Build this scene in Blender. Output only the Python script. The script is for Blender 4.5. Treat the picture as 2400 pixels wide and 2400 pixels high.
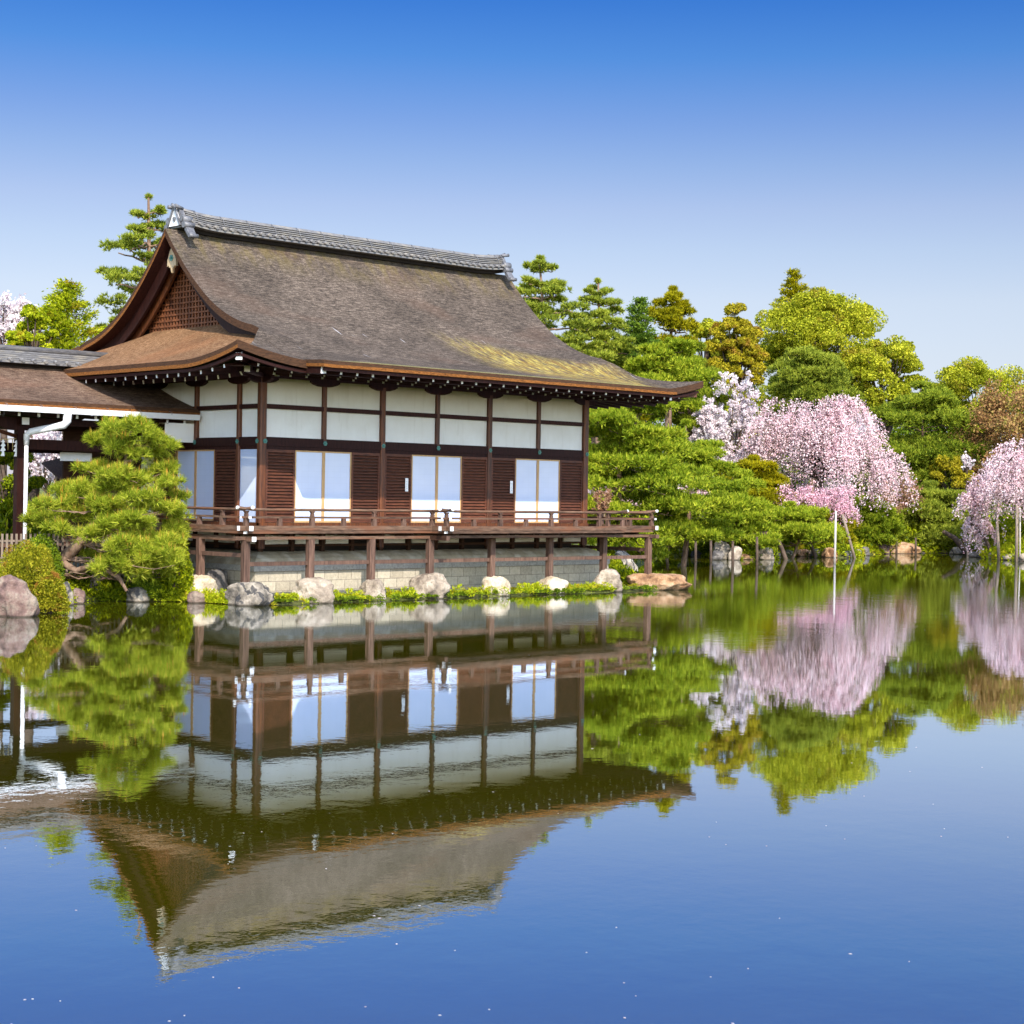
import bpy, math, random
import numpy as np
from mathutils import Vector, Matrix, noise as mnoise

for o in list(bpy.data.objects):
    bpy.data.objects.remove(o, do_unlink=True)
SC = bpy.context.scene
COL = SC.collection
R = math.radians

# ------------------------------------------------------------------ camera
BAY = 1.97
CAMP = np.array([-13.00828 * BAY, -18.3122 * BAY, 1.40128 * BAY])
FPX = 4037.94
YAW, PITCH, ROLL = -0.76253, -0.00965, 0.01682
FWD = np.array([-math.sin(YAW) * math.cos(PITCH), math.cos(YAW) * math.cos(PITCH), math.sin(PITCH)])
_r = np.cross(FWD, [0, 0, 1.0]); _r /= np.linalg.norm(_r)
_u = np.cross(_r, FWD)
RGT = math.cos(ROLL) * _r + math.sin(ROLL) * _u
UPV = -math.sin(ROLL) * _r + math.cos(ROLL) * _u
cam = bpy.data.cameras.new('camera')
cam.sensor_width = 36.0
cam.lens = FPX / 2400.0 * 36.0
cam.clip_start = 0.5
cam.clip_end = 5000
camo = bpy.data.objects.new('camera', cam)
COL.objects.link(camo)
m = Matrix.Identity(4)
for i in range(3):
    m[i][0] = RGT[i]; m[i][1] = UPV[i]; m[i][2] = -FWD[i]; m[i][3] = CAMP[i]
camo.matrix_world = m
SC.camera = camo

# ------------------------------------------------------------------ world, sun, exposure
SUNV = Vector((-1.88, -3.2, 3.18)).normalized()
EL = math.asin(SUNV.z)
AZ = math.atan2(SUNV.x, SUNV.y)
w = bpy.data.worlds.new('World'); SC.world = w; w.use_nodes = True
nt = w.node_tree; nt.nodes.clear()
wo = nt.nodes.new('ShaderNodeOutputWorld'); bg = nt.nodes.new('ShaderNodeBackground')
sky = nt.nodes.new('ShaderNodeTexSky'); sky.sky_type = 'NISHITA'; sky.sun_disc = False
sky.sun_elevation = EL; sky.sun_rotation = AZ
sky.altitude = 50; sky.air_density = 1.0; sky.dust_density = 0.6; sky.ozone_density = 1.5
tc = nt.nodes.new('ShaderNodeTexCoord'); sx = nt.nodes.new('ShaderNodeSeparateXYZ')
nt.links.new(tc.outputs['Generated'], sx.inputs[0])
rp = nt.nodes.new('ShaderNodeValToRGB')
# clear spring air: pale at the horizon, deep blue higher up
RAMP = [(0.0, (0.42, 0.42, 0.62)), (0.044, (0.441, 0.418, 0.55)), (0.08, (0.505, 0.443, 0.49)), (0.112, (0.555, 0.47, 0.485)), (0.141, (0.525, 0.46, 0.485)),
        (0.165, (0.484, 0.429, 0.481)), (0.189, (0.385, 0.39, 0.481)), (0.212, (0.29, 0.343, 0.488)), (0.246, (0.148, 0.293, 0.50)), (0.28, (0.078, 0.228, 0.49)), (0.34, (0.05, 0.19, 0.46)), (0.6, (0.35, 0.5, 0.7)), (1.0, (0.9, 0.95, 1.0))]
rp.color_ramp.elements[0].position = RAMP[0][0]; rp.color_ramp.elements[0].color = (*RAMP[0][1], 1)
rp.color_ramp.elements[1].position = RAMP[-1][0]; rp.color_ramp.elements[1].color = (*RAMP[-1][1], 1)
for p_, c_ in RAMP[1:-1]:
    e_ = rp.color_ramp.elements.new(p_); e_.color = (*c_, 1)
nt.links.new(sx.outputs['Z'], rp.inputs[0])
# the deep blue lies opposite the sun; the rest, out of view, is brightened as added fill for the facade
vd = nt.nodes.new('ShaderNodeVectorMath'); vd.operation = 'DOT_PRODUCT'; vd.inputs[1].default_value = (FWD[0], FWD[1], 0)
nt.links.new(tc.outputs['Generated'], vd.inputs[0])
vm = nt.nodes.new('ShaderNodeMapRange'); vm.interpolation_type = 'SMOOTHSTEP'
vm.inputs[1].default_value = 0.35; vm.inputs[2].default_value = 0.8
nt.links.new(vd.outputs['Value'], vm.inputs[0])
mm = nt.nodes.new('ShaderNodeMix'); mm.data_type = 'RGBA'; mm.inputs[6].default_value = (1.85, 1.78, 1.75, 1)
nt.links.new(vm.outputs[0], mm.inputs[0]); nt.links.new(rp.outputs[0], mm.inputs[7])
mx = nt.nodes.new('ShaderNodeMix'); mx.data_type = 'RGBA'; mx.blend_type = 'MULTIPLY'; mx.inputs[0].default_value = 1
nt.links.new(sky.outputs[0], mx.inputs[6]); nt.links.new(mm.outputs[2], mx.inputs[7])
nt.links.new(mx.outputs[2], bg.inputs[0]); nt.links.new(bg.outputs[0], wo.inputs[0])
bg.inputs[1].default_value = 0.15

sl = bpy.data.lights.new('sun', 'SUN'); sl.energy = 4.0; sl.angle = R(0.5); sl.color = (1.0, 0.93, 0.83)
so = bpy.data.objects.new('sun', sl); COL.objects.link(so)
so.rotation_euler = (-SUNV).to_track_quat('-Z', 'Y').to_euler()
SC.view_settings.view_transform = 'Standard'
SC.view_settings.look = 'None'
SC.view_settings.exposure = 0.75
SC.view_settings.gamma = 1
SC.view_settings.use_curve_mapping = False
try:
    SC.cycles.max_bounces = 7; SC.cycles.diffuse_bounces = 3; SC.cycles.glossy_bounces = 3
    SC.cycles.transparent_max_bounces = 4; SC.cycles.transmission_bounces = 2
    SC.cycles.caustics_reflective = False; SC.cycles.caustics_refractive = False
    SC.cycles.use_denoising = True
except Exception:
    pass

# ------------------------------------------------------------------ helpers: placing
def ray(u, v):
    d = FWD * FPX + RGT * (u - 1200) - UPV * (v - 1200)
    return d / np.linalg.norm(d)
def hit(u, v, ax, val):
    d = ray(u, v); return CAMP + (val - CAMP[ax]) / d[ax] * d
def dep(u, v, D):
    d = ray(u, v); return CAMP + d * (D / (d @ FWD))
def pxm(D):
    return FPX / D

# ------------------------------------------------------------------ helpers: materials
def nodes_of(name):
    mt = bpy.data.materials.new(name); mt.use_nodes = True
    n = mt.node_tree; n.nodes.clear()
    out = n.nodes.new('ShaderNodeOutputMaterial'); b = n.nodes.new('ShaderNodeBsdfPrincipled')
    n.links.new(b.outputs[0], out.inputs[0])
    return mt, n, b, out
def N(n, t, **kw):
    x = n.nodes.new(t)
    for k, v in kw.items(): setattr(x, k, v)
    return x
def coords(n, stretch=(1, 1, 1)):
    tc = N(n, 'ShaderNodeTexCoord'); mp = N(n, 'ShaderNodeMapping')
    mp.inputs['Scale'].default_value = stretch
    n.links.new(tc.outputs['Object'], mp.inputs[0]); return mp.outputs[0]
def noisen(n, vec, scale, detail=4, rough=0.6):
    t = N(n, 'ShaderNodeTexNoise'); t.inputs['Scale'].default_value = scale
    t.inputs['Detail'].default_value = detail; t.inputs['Roughness'].default_value = rough
    n.links.new(vec, t.inputs['Vector']); return t.outputs[0]
def ramp(n, fac, stops):
    r = N(n, 'ShaderNodeValToRGB'); e = r.color_ramp.elements
    e[0].position = stops[0][0]; e[0].color = (*stops[0][1], 1)
    e[1].position = stops[-1][0]; e[1].color = (*stops[-1][1], 1)
    for p, c in stops[1:-1]:
        q = e.new(p); q.color = (*c, 1)
    n.links.new(fac, r.inputs[0]); return r.outputs[0]
def mixc(n, fac, a, b, mode='MIX'):
    x = N(n, 'ShaderNodeMix', data_type='RGBA', blend_type=mode)
    for s, v in ((0, fac), (6, a), (7, b)):
        if isinstance(v, (int, float)): x.inputs[s].default_value = v
        elif isinstance(v, tuple): x.inputs[s].default_value = (*v, 1)
        else: n.links.new(v, x.inputs[s])
    return x.outputs[2]
def mathn(n, op, a, b=0.0, clamp=False):
    x = N(n, 'ShaderNodeMath', operation=op, use_clamp=clamp)
    for s, v in ((0, a), (1, b)):
        if isinstance(v, (int, float)): x.inputs[s].default_value = v
        else: n.links.new(v, x.inputs[s])
    return x.outputs[0]
def mapr(n, v, a, b, c=0.0, d=1.0):
    x = N(n, 'ShaderNodeMapRange', interpolation_type='SMOOTHSTEP'); x.clamp = True
    n.links.new(v, x.inputs[0])
    for i, q in enumerate((a, b, c, d)): x.inputs[i + 1].default_value = q
    return x.outputs[0]
def bump(n, b, h, dist, strength=1.0):
    x = N(n, 'ShaderNodeBump'); x.inputs['Distance'].default_value = dist; x.inputs['Strength'].default_value = strength
    n.links.new(h, x.inputs['Height']); n.links.new(x.outputs[0], b.inputs['Normal'])
def simple(name, c1, c2, scale=3.0, rough=0.7, bmp=0.0, stretch=(1, 1, 1), spec=0.3, c3=None, s2=0.35, vary=1.0):
    mt, n, b, out = nodes_of(name)
    v = coords(n, stretch)
    f = noisen(n, v, scale, 6, 0.65)
    col = ramp(n, f, [(0.3, c1), (0.7, c2)])
    oi = N(n, 'ShaderNodeObjectInfo')
    col = mixc(n, 1.0, col, ramp(n, oi.outputs['Random'], [(0.0, (vary, vary, vary)), (1.0, (1, 1, 1))]), 'MULTIPLY') if vary < 1 else col
    if c3:
        f2 = noisen(n, v, scale * s2, 3, 0.5)
        col = mixc(n, mapr(n, f2, 0.45, 0.68), col, c3)
    n.links.new(col, b.inputs['Base Color'])
    b.inputs['Roughness'].default_value = rough
    b.inputs['Specular IOR Level'].default_value = spec
    if bmp: bump(n, b, f, bmp)
    return mt
def leafmat(name, dark, mid, light, trans=0.35, patch=0.8, accent=None, rough=0.55):
    """leaves: each leaf its own tint, whole clumps drift in tint too"""
    mt, n, b, out = nodes_of(name)
    g = N(n, 'ShaderNodeNewGeometry')
    v = coords(n)
    f = noisen(n, v, patch, 3, 0.6)
    fac = mathn(n, 'ADD', mathn(n, 'MULTIPLY', g.outputs['Random Per Island'], 0.55), mathn(n, 'MULTIPLY', f, 0.6))
    st = [(0.22, dark), (0.55, mid), (0.88, light)]
    col = ramp(n, fac, st)
    if accent:
        f3 = noisen(n, v, patch * 2.7, 2, 0.5)
        col = mixc(n, mapr(n, f3, 0.56, 0.70, 0, 0.85), col, accent)
    n.links.new(col, b.inputs['Base Color'])
    b.inputs['Roughness'].default_value = rough
    b.inputs['Specular IOR Level'].default_value = 0.12
    tr = N(n, 'ShaderNodeBsdfTranslucent'); n.links.new(col, tr.inputs[0])
    mxs = N(n, 'ShaderNodeMixShader'); mxs.inputs[0].default_value = trans
    n.links.new(b.outputs[0], mxs.inputs[1]); n.links.new(tr.outputs[0], mxs.inputs[2])
    n.links.new(mxs.outputs[0], out.inputs[0])
    return mt

# ------------------------------------------------------------------ helpers: objects
def tag(o, label=None, cat=None, group=None, kind=None):
    if label: o['label'] = label
    if cat: o['category'] = cat
    if group: o['group'] = group
    if kind: o['kind'] = kind
    return o
def empty(name, loc, label, cat, group=None):
    e = bpy.data.objects.new(name, None); COL.objects.link(e); e.location = loc
    e.empty_display_size = 0.2
    return tag(e, label, cat, group)
def link(o, parent=None):
    """meshes are in world coordinates; a child of an Empty is moved back by the Empty's place"""
    COL.objects.link(o)
    if parent is not None:
        o.parent = parent
        if parent.type == 'EMPTY':
            o.location = (-parent.location.x, -parent.location.y, -parent.location.z)
    return o
def copy_tree(o, loc, parent=None, rotz=None, scale=None):
    c = o.copy(); COL.objects.link(c)
    if parent is None:
        c.location = loc
        if rotz is not None: c.rotation_euler.z = rotz
        if scale is not None: c.scale = (scale, scale, scale)
    else: c.parent = parent
    for ch in list(o.children): copy_tree(ch, None, c)
    return c

class MB:
    def __init__(s): s.v = []; s.f = []; s.m = []; s.sm = []
    def quad(s, pts, m=0, smooth=False):
        i = len(s.v); s.v += [tuple(p) for p in pts]; s.f.append(tuple(range(i, i + len(pts)))); s.m.append(m); s.sm.append(smooth)
    def box(s, x0, x1, y0, y1, z0, z1, m=0):
        s.hexa([(x0, y0, z0), (x1, y0, z0), (x1, y1, z0), (x0, y1, z0), (x0, y0, z1), (x1, y0, z1), (x1, y1, z1), (x0, y1, z1)], m)
    def hexa(s, p, m=0, ends=None):
        i = len(s.v); s.v += [tuple(q) for q in p]
        F = [(0, 3, 2, 1), (4, 5, 6, 7), (0, 1, 5, 4), (1, 2, 6, 5), (2, 3, 7, 6), (3, 0, 4, 7)]
        for k, f in enumerate(F):
            s.f.append(tuple(i + j for j in f)); s.sm.append(False)
            s.m.append(ends.get(k, m) if ends else m)
    def beam(s, p0, p1, w, h, m=0, end0=None, end1=None, up=(0, 0, 1)):
        """bar of width w, height h between two points; end0/end1: material of its end faces"""
        p0 = np.array(p0, float); p1 = np.array(p1, float); d = p1 - p0; d /= np.linalg.norm(d)
        sd = np.cross(d, up); sd /= np.linalg.norm(sd); u = np.cross(sd, d)
        a = sd * w / 2; b = u * h / 2
        pts = [p0 - a - b, p0 + a - b, p1 + a - b, p1 - a - b, p0 - a + b, p0 + a + b, p1 + a + b, p1 - a + b]
        s.hexa(pts, m, {2: m if end0 is None else end0, 4: m if end1 is None else end1})
    def tube(s, pts, rad, n=8, m=0, cap=True, jit=0.0, rng=None):
        pts = [np.array(p, float) for p in pts]
        if isinstance(rad, (int, float)): rad = [rad] * len(pts)
        base = len(s.v); prev = None
        for k, p in enumerate(pts):
            t = pts[min(k + 1, len(pts) - 1)] - pts[max(k - 1, 0)]; t /= (np.linalg.norm(t) + 1e-9)
            if prev is None:
                a = np.cross(t, [0, 0, 1.0])
                if np.linalg.norm(a) < 0.1: a = np.cross(t, [1.0, 0, 0])
            else: a = prev - t * (prev @ t)
            a /= np.linalg.norm(a); prev = a; b = np.cross(t, a)
            for j in range(n):
                th = 2 * math.pi * j / n
                r = rad[k] * (1 + (rng.uniform(-jit, jit) if rng is not None else 0))
                s.v.append(tuple(p + r * (a * math.cos(th) + b * math.sin(th))))
        for k in range(len(pts) - 1):
            for j in range(n):
                q = base + k * n
                s.f.append((q + j, q + (j + 1) % n, q + n + (j + 1) % n, q + n + j)); s.m.append(m); s.sm.append(True)
        if cap:
            s.f.append(tuple(base + j for j in range(n))[::-1]); s.m.append(m); s.sm.append(False)
            q = base + (len(pts) - 1) * n
            s.f.append(tuple(q + j for j in range(n))); s.m.append(m if not isinstance(cap, int) or cap is True else cap); s.sm.append(False)
    def lathe(s, c, prof, n=12, m=0):
        """prof: list of (r, z) about a vertical axis at c"""
        base = len(s.v)
        for r, z in prof:
            for j in range(n):
                th = 2 * math.pi * j / n
                s.v.append((c[0] + r * math.cos(th), c[1] + r * math.sin(th), c[2] + z))
        for k in range(len(prof) - 1):
            for j in range(n):
                q = base + k * n
                s.f.append((q + j, q + (j + 1) % n, q + n + (j + 1) % n, q + n + j)); s.m.append(m); s.sm.append(True)
        s.f.append(tuple(base + j for j in range(n))[::-1]); s.m.append(m); s.sm.append(False)
        q = base + (len(prof) - 1) * n
        s.f.append(tuple(q + j for j in range(n))); s.m.append(m); s.sm.append(False)
    def poly(s, pts2, axis, a, b, m=0):
        """extrude a 2D outline (list of (p,q)) between a and b along axis (0: x, 1: y)"""
        def P(p, t): return (t, p[0], p[1]) if axis == 0 else (p[0], t, p[1])
        n = len(pts2); i = len(s.v)
        s.v += [P(p, a) for p in pts2] + [P(p, b) for p in pts2]
        s.f.append(tuple(range(i, i + n))); s.f.append(tuple(range(i + 2 * n - 1, i + n - 1, -1))); s.m += [m, m]; s.sm += [False, False]
        for k in range(n):
            k2 = (k + 1) % n
            s.f.append((i + k, i + n + k, i + n + k2, i + k2)); s.m.append(m); s.sm.append(False)
    def build(s, name, mats, parent=None):
        me = bpy.data.meshes.new(name); me.from_pydata(s.v, [], s.f)
        for mt in (mats if isinstance(mats, (list, tuple)) else [mats]): me.materials.append(mt)
        me.polygons.foreach_set('material_index', s.m)
        me.polygons.foreach_set('use_smooth', s.sm)
        me.update()
        o = bpy.data.objects.new(name, me)
        return link(o, parent)

def fastmesh(name, V, k, mat, parent=None):
    """V: (n*k, 3) points, consecutive groups of k points are separate faces"""
    V = np.asarray(V, np.float32).reshape(-1, 3); nf = len(V) // k
    me = bpy.data.meshes.new(name)
    me.vertices.add(len(V)); me.vertices.foreach_set('co', V.ravel())
    me.loops.add(len(V)); me.loops.foreach_set('vertex_index', np.arange(len(V), dtype=np.int32))
    me.polygons.add(nf); me.polygons.foreach_set('loop_start', np.arange(0, len(V), k, dtype=np.int32))
    me.materials.append(mat); me.update(calc_edges=True)
    o = bpy.data.objects.new(name, me)
    return link(o, parent)
def unit(a): return a / (np.linalg.norm(a, axis=-1, keepdims=True) + 1e-9)
def leaves(C, D, L, W, rng, bend=0.0):
    """diamond leaves: centre C, long axis D, length L, width W"""
    n = len(C); D = unit(D)
    S = unit(np.cross(D, rng.normal(size=(n, 3))))
    L = np.broadcast_to(L, (n,))[:, None]; W = np.broadcast_to(W, (n,))[:, None]
    out = np.empty((n, 4, 3))
    out[:, 0] = C - D * L / 2; out[:, 1] = C + S * W / 2; out[:, 2] = C + D * L / 2; out[:, 3] = C - S * W / 2
    return out.reshape(-1, 3)
def needles(C, D, L, W, rng):
    """thin triangles rooted at C pointing along D"""
    n = len(C); D = unit(D)
    S = unit(np.cross(D, rng.normal(size=(n, 3))))
    L = np.broadcast_to(L, (n,))[:, None]; W = np.broadcast_to(W, (n,))[:, None]
    out = np.empty((n, 3, 3))
    out[:, 0] = C - S * W / 2; out[:, 1] = C + S * W / 2; out[:, 2] = C + D * L
    return out.reshape(-1, 3)
# ------------------------------------------------------------------ materials
def thatch_material(name, a, b, c, moss=False):
    mt, n, bs, out = nodes_of(name)
    v = coords(n, (1, 1, 1))
    big = noisen(n, v, 0.55, 4, 0.6)
    fibv = coords(n, (3.2, 9, 16)); fib = noisen(n, fibv, 1.5, 5, 0.8)
    fine = noisen(n, v, 30, 3, 0.8)
    f = mathn(n, 'ADD', mathn(n, 'MULTIPLY', fib, 0.62), mathn(n, 'MULTIPLY', fine, 0.38))
    col = ramp(n, f, [(0.40, a), (0.5, b), (0.60, c)])
    col = mixc(n, mapr(n, big, 0.35, 0.7, 0, 0.45), col, tuple(x * 0.62 for x in a))
    warm = noisen(n, coords(n, (0.5, 0.8, 0.8)), 0.8, 3, 0.5)
    col = mixc(n, mapr(n, warm, 0.5, 0.68, 0, 0.25), col, (b[0] * 1.5, b[1] * 1.15, b[2] * 1.0))
    # scattered lichen flecks
    fl = noisen(n, coords(n, (6, 20, 20)), 2.6, 3, 0.7)
    col = mixc(n, mapr(n, fl, 0.63, 0.74, 0, 0.35), col, (0.34, 0.33, 0.26))
    if moss:
        tcn = N(n, 'ShaderNodeTexCoord'); s = N(n, 'ShaderNodeSeparateXYZ'); n.links.new(tcn.outputs['Object'], s.inputs[0])
        X, Y = s.outputs[0], s.outputs[1]
        # band of yellow moss low on the east half of the pond side slope
        mx_ = mathn(n, 'MULTIPLY', mapr(n, X, 6.2, 8.4), mapr(n, X, 13.0, 11.6))
        # upper border falls towards the eave going east
        lim = mathn(n, 'SUBTRACT', mathn(n, 'MULTIPLY', mathn(n, 'SUBTRACT', X, 8.5), -0.34), -0.75)
        dy = mathn(n, 'SUBTRACT', lim, Y)
        my = mathn(n, 'MULTIPLY', mapr(n, dy, -0.35, 0.7), mapr(n, dy, 4.4, 2.2))
        st = noisen(n, coords(n, (6, 0.9, 0.9)), 1.3, 5, 0.7)
        mk = mathn(n, 'MULTIPLY', mathn(n, 'MULTIPLY', mx_, my), mapr(n, mathn(n, 'ADD', mathn(n, 'MULTIPLY', st, 0.6), mathn(n, 'MULTIPLY', noisen(n, v, 3.0, 5, 0.75), 0.4)), 0.40, 0.56, 0, 0.92), True)
        mc = ramp(n, noisen(n, coords(n, (5, 1.2, 1)), 2.2, 4, 0.7), [(0.38, (0.19, 0.10, 0.035)), (0.5, (0.33, 0.235, 0.05)), (0.62, (0.55, 0.46, 0.12))])
        col = mixc(n, mk, col, mc)
        # green tinge and dirt beneath the ridge tiles
        rk = mathn(n, 'MULTIPLY', mapr(n, Y, 2.9, 3.8), mapr(n, noisen(n, coords(n, (3, 1, 1)), 1.1, 4, 0.7), 0.42, 0.62, 0, 0.42))
        col = mixc(n, rk, col, (0.17, 0.13, 0.03))
        # pale scratches and a mossy hem along the eave
        sv = noisen(n, coords(n, (7, 0.35, 0.35)), 1.6, 2, 0.5)
        sk = mathn(n, 'MULTIPLY', mapr(n, sv, 0.735, 0.76), mathn(n, 'MULTIPLY', mapr(n, Y, -1.9, -0.6), mapr(n, Y, 1.4, 0.6)))
        col = mixc(n, sk, col, (0.62, 0.6, 0.62))
        hem = mathn(n, 'MULTIPLY', mapr(n, Y, -2.85, -3.12), mapr(n, fine, 0.4, 0.6, 0.2, 1))
        col = mixc(n, mathn(n, 'MULTIPLY', hem, 0.7), col, (0.42, 0.40, 0.12))
    n.links.new(col, bs.inputs['Base Color']); bs.inputs['Roughness'].default_value = 0.9
    bs.inputs['Specular IOR Level'].default_value = 0.15
    bump(n, bs, f, 0.06)
    return mt
M_THATCH = thatch_material('thatch_bark', (0.032, 0.025, 0.020), (0.105, 0.080, 0.062), (0.255, 0.20, 0.155), True)
M_THATCH2 = thatch_material('thatch_bark_russet', (0.09, 0.042, 0.018), (0.235, 0.118, 0.052), (0.42, 0.26, 0.14))
M_THATCH3 = thatch_material('thatch_bark_walkway', (0.055, 0.032, 0.022), (0.165, 0.10, 0.066), (0.34, 0.24, 0.165))
M_EDGE = simple('thatch_cut_edge', (0.05, 0.018, 0.006), (0.34, 0.13, 0.03), 12, 0.85, 0.02, (1, 1, 5), 0.15)
M_VEDGE = simple('dark_verge_edge', (0.030, 0.016, 0.010), (0.10, 0.048, 0.024), 9, 0.85, 0.02, (1, 1, 5), 0.15)
M_WOOD = simple('dark_timber', (0.018, 0.006, 0.006), (0.055, 0.018, 0.013), 3, 0.6, 0.003, (6, 6, 1), 0.12, vary=0.62)
M_POST = simple('warm_timber', (0.034, 0.011, 0.006), (0.19, 0.058, 0.015), 3, 0.5, 0.003, (8, 8, 0.7), 0.35, vary=0.62)
M_LOUV = simple('louver_timber', (0.05, 0.016, 0.010), (0.17, 0.056, 0.026), 4, 0.6, 0.002, (1, 1, 6), 0.3, vary=0.62)
M_DECK = simple('weathered_timber', (0.05, 0.028, 0.019), (0.24, 0.145, 0.095), 3.2, 0.75, 0.004, (1, 1, 7), 0.2, (0.16, 0.07, 0.038), vary=0.62)
M_DPOST = simple('weathered_post', (0.05, 0.027, 0.020), (0.24, 0.14, 0.10), 3, 0.75, 0.004, (8, 8, 0.8), 0.2, vary=0.62)
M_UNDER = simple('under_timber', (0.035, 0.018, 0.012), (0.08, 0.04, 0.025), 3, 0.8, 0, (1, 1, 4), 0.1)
M_WHITE = simple('white_paint', (0.80, 0.80, 0.80), (0.88, 0.88, 0.88), 6, 0.45, 0, (1, 1, 1), 0.4)
M_PALEWOOD = simple('pale_timber', (0.42, 0.24, 0.10), (0.60, 0.38, 0.17), 3, 0.5, 0, (6, 6, 1), 0.3)
M_PEND = simple('bleached_timber', (0.38, 0.27, 0.15), (0.62, 0.48, 0.30), 4, 0.6, 0, (4, 4, 1), 0.3)
M_COPPER = simple('green_copper', (0.03, 0.13, 0.11), (0.07, 0.27, 0.22), 20, 0.4, 0, (1, 1, 1), 0.5)
M_TILE = simple('roof_tile_grey', (0.07, 0.07, 0.075), (0.24, 0.232, 0.232), 5, 0.5, 0.004, (1.2, 4, 9), 0.4, (0.24, 0.22, 0.19))
M_ORN = simple('ornament_tile_grey', (0.07, 0.07, 0.08), (0.19, 0.19, 0.20), 8, 0.45, 0.003, (1, 1, 1), 0.4)
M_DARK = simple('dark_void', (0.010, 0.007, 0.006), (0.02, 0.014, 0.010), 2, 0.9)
def plaster():
    mt, n, b, out = nodes_of('white_plaster')
    f = noisen(n, coords(n, (1, 1, 1)), 1.6, 5, 0.6)
    st = noisen(n, coords(n, (5, 5, 0.6)), 1.2, 4, 0.6)
    col = ramp(n, f, [(0.3, (0.80, 0.785, 0.75)), (0.7, (0.87, 0.865, 0.84))])
    col = mixc(n, mapr(n, st, 0.52, 0.75, 0, 0.3), col, (0.62, 0.59, 0.53))
    n.links.new(col, b.inputs['Base Color']); b.inputs['Roughness'].default_value = 0.85
    bump(n, b, noisen(n, coords(n, (1, 1, 1)), 9, 3, 0.5), 0.004)
    return mt
M_PLAST = plaster()
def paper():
    mt, n, b, out = nodes_of('glazed_sky_tinted_screen')
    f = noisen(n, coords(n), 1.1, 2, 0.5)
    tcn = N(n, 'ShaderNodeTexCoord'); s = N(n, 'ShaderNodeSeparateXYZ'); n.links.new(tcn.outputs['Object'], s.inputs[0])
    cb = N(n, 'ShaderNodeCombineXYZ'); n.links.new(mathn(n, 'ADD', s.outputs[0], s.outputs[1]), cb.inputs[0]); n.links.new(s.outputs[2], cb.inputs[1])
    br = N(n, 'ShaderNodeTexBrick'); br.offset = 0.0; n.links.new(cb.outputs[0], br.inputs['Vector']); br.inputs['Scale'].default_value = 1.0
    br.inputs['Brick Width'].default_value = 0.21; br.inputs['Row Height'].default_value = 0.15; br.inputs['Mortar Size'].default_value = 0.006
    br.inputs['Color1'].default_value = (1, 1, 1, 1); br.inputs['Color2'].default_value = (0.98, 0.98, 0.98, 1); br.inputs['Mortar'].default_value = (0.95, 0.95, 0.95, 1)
    n.links.new(mixc(n, 1.0, ramp(n, f, [(0.3, (0.50, 0.60, 0.82)), (0.7, (0.57, 0.66, 0.86))]), br.outputs[0], 'MULTIPLY'), b.inputs['Base Color'])  # sky's reflection in the glass is put into the base colour as blue
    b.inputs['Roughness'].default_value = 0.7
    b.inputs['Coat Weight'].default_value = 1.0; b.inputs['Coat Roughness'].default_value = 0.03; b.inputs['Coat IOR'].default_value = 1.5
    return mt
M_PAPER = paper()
def stonewall():
    mt, n, b, out = nodes_of('ashlar_stone')
    tcn = N(n, 'ShaderNodeTexCoord'); s = N(n, 'ShaderNodeSeparateXYZ'); n.links.new(tcn.outputs['Object'], s.inputs[0])
    cb = N(n, 'ShaderNodeCombineXYZ')
    n.links.new(mathn(n, 'ADD', s.outputs[0], s.outputs[1]), cb.inputs[0]); n.links.new(s.outputs[2], cb.inputs[1])
    br = N(n, 'ShaderNodeTexBrick'); n.links.new(cb.outputs[0], br.inputs['Vector'])
    br.inputs['Scale'].default_value = 1.0; br.inputs['Brick Width'].default_value = 0.44; br.inputs['Row Height'].default_value = 0.245
    br.inputs['Mortar Size'].default_value = 0.012; br.inputs['Mortar Smooth'].default_value = 0.3
    br.inputs['Color1'].default_value = (0.36, 0.31, 0.23, 1); br.inputs['Color2'].default_value = (0.58, 0.51, 0.39, 1); br.inputs['Mortar'].default_value = (0.14, 0.12, 0.10, 1)
    g = noisen(n, coords(n), 14, 5, 0.8)
    col = mixc(n, 0.42, br.outputs[0], ramp(n, g, [(0.35, (0.24, 0.21, 0.16)), (0.65, (0.64, 0.55, 0.41))]))
    n.links.new(col, b.inputs['Base Color']); b.inputs['Roughness'].default_value = 0.9
    bump(n, b, g, 0.012)
    return mt
M_STONE = stonewall()
M_KAME = simple('grey_plaster_mound', (0.30, 0.25, 0.175), (0.50, 0.43, 0.31), 1.6, 0.9, 0.004, (2, 2, 1.2), 0.2, (0.58, 0.53, 0.43), 0.9)
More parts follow.
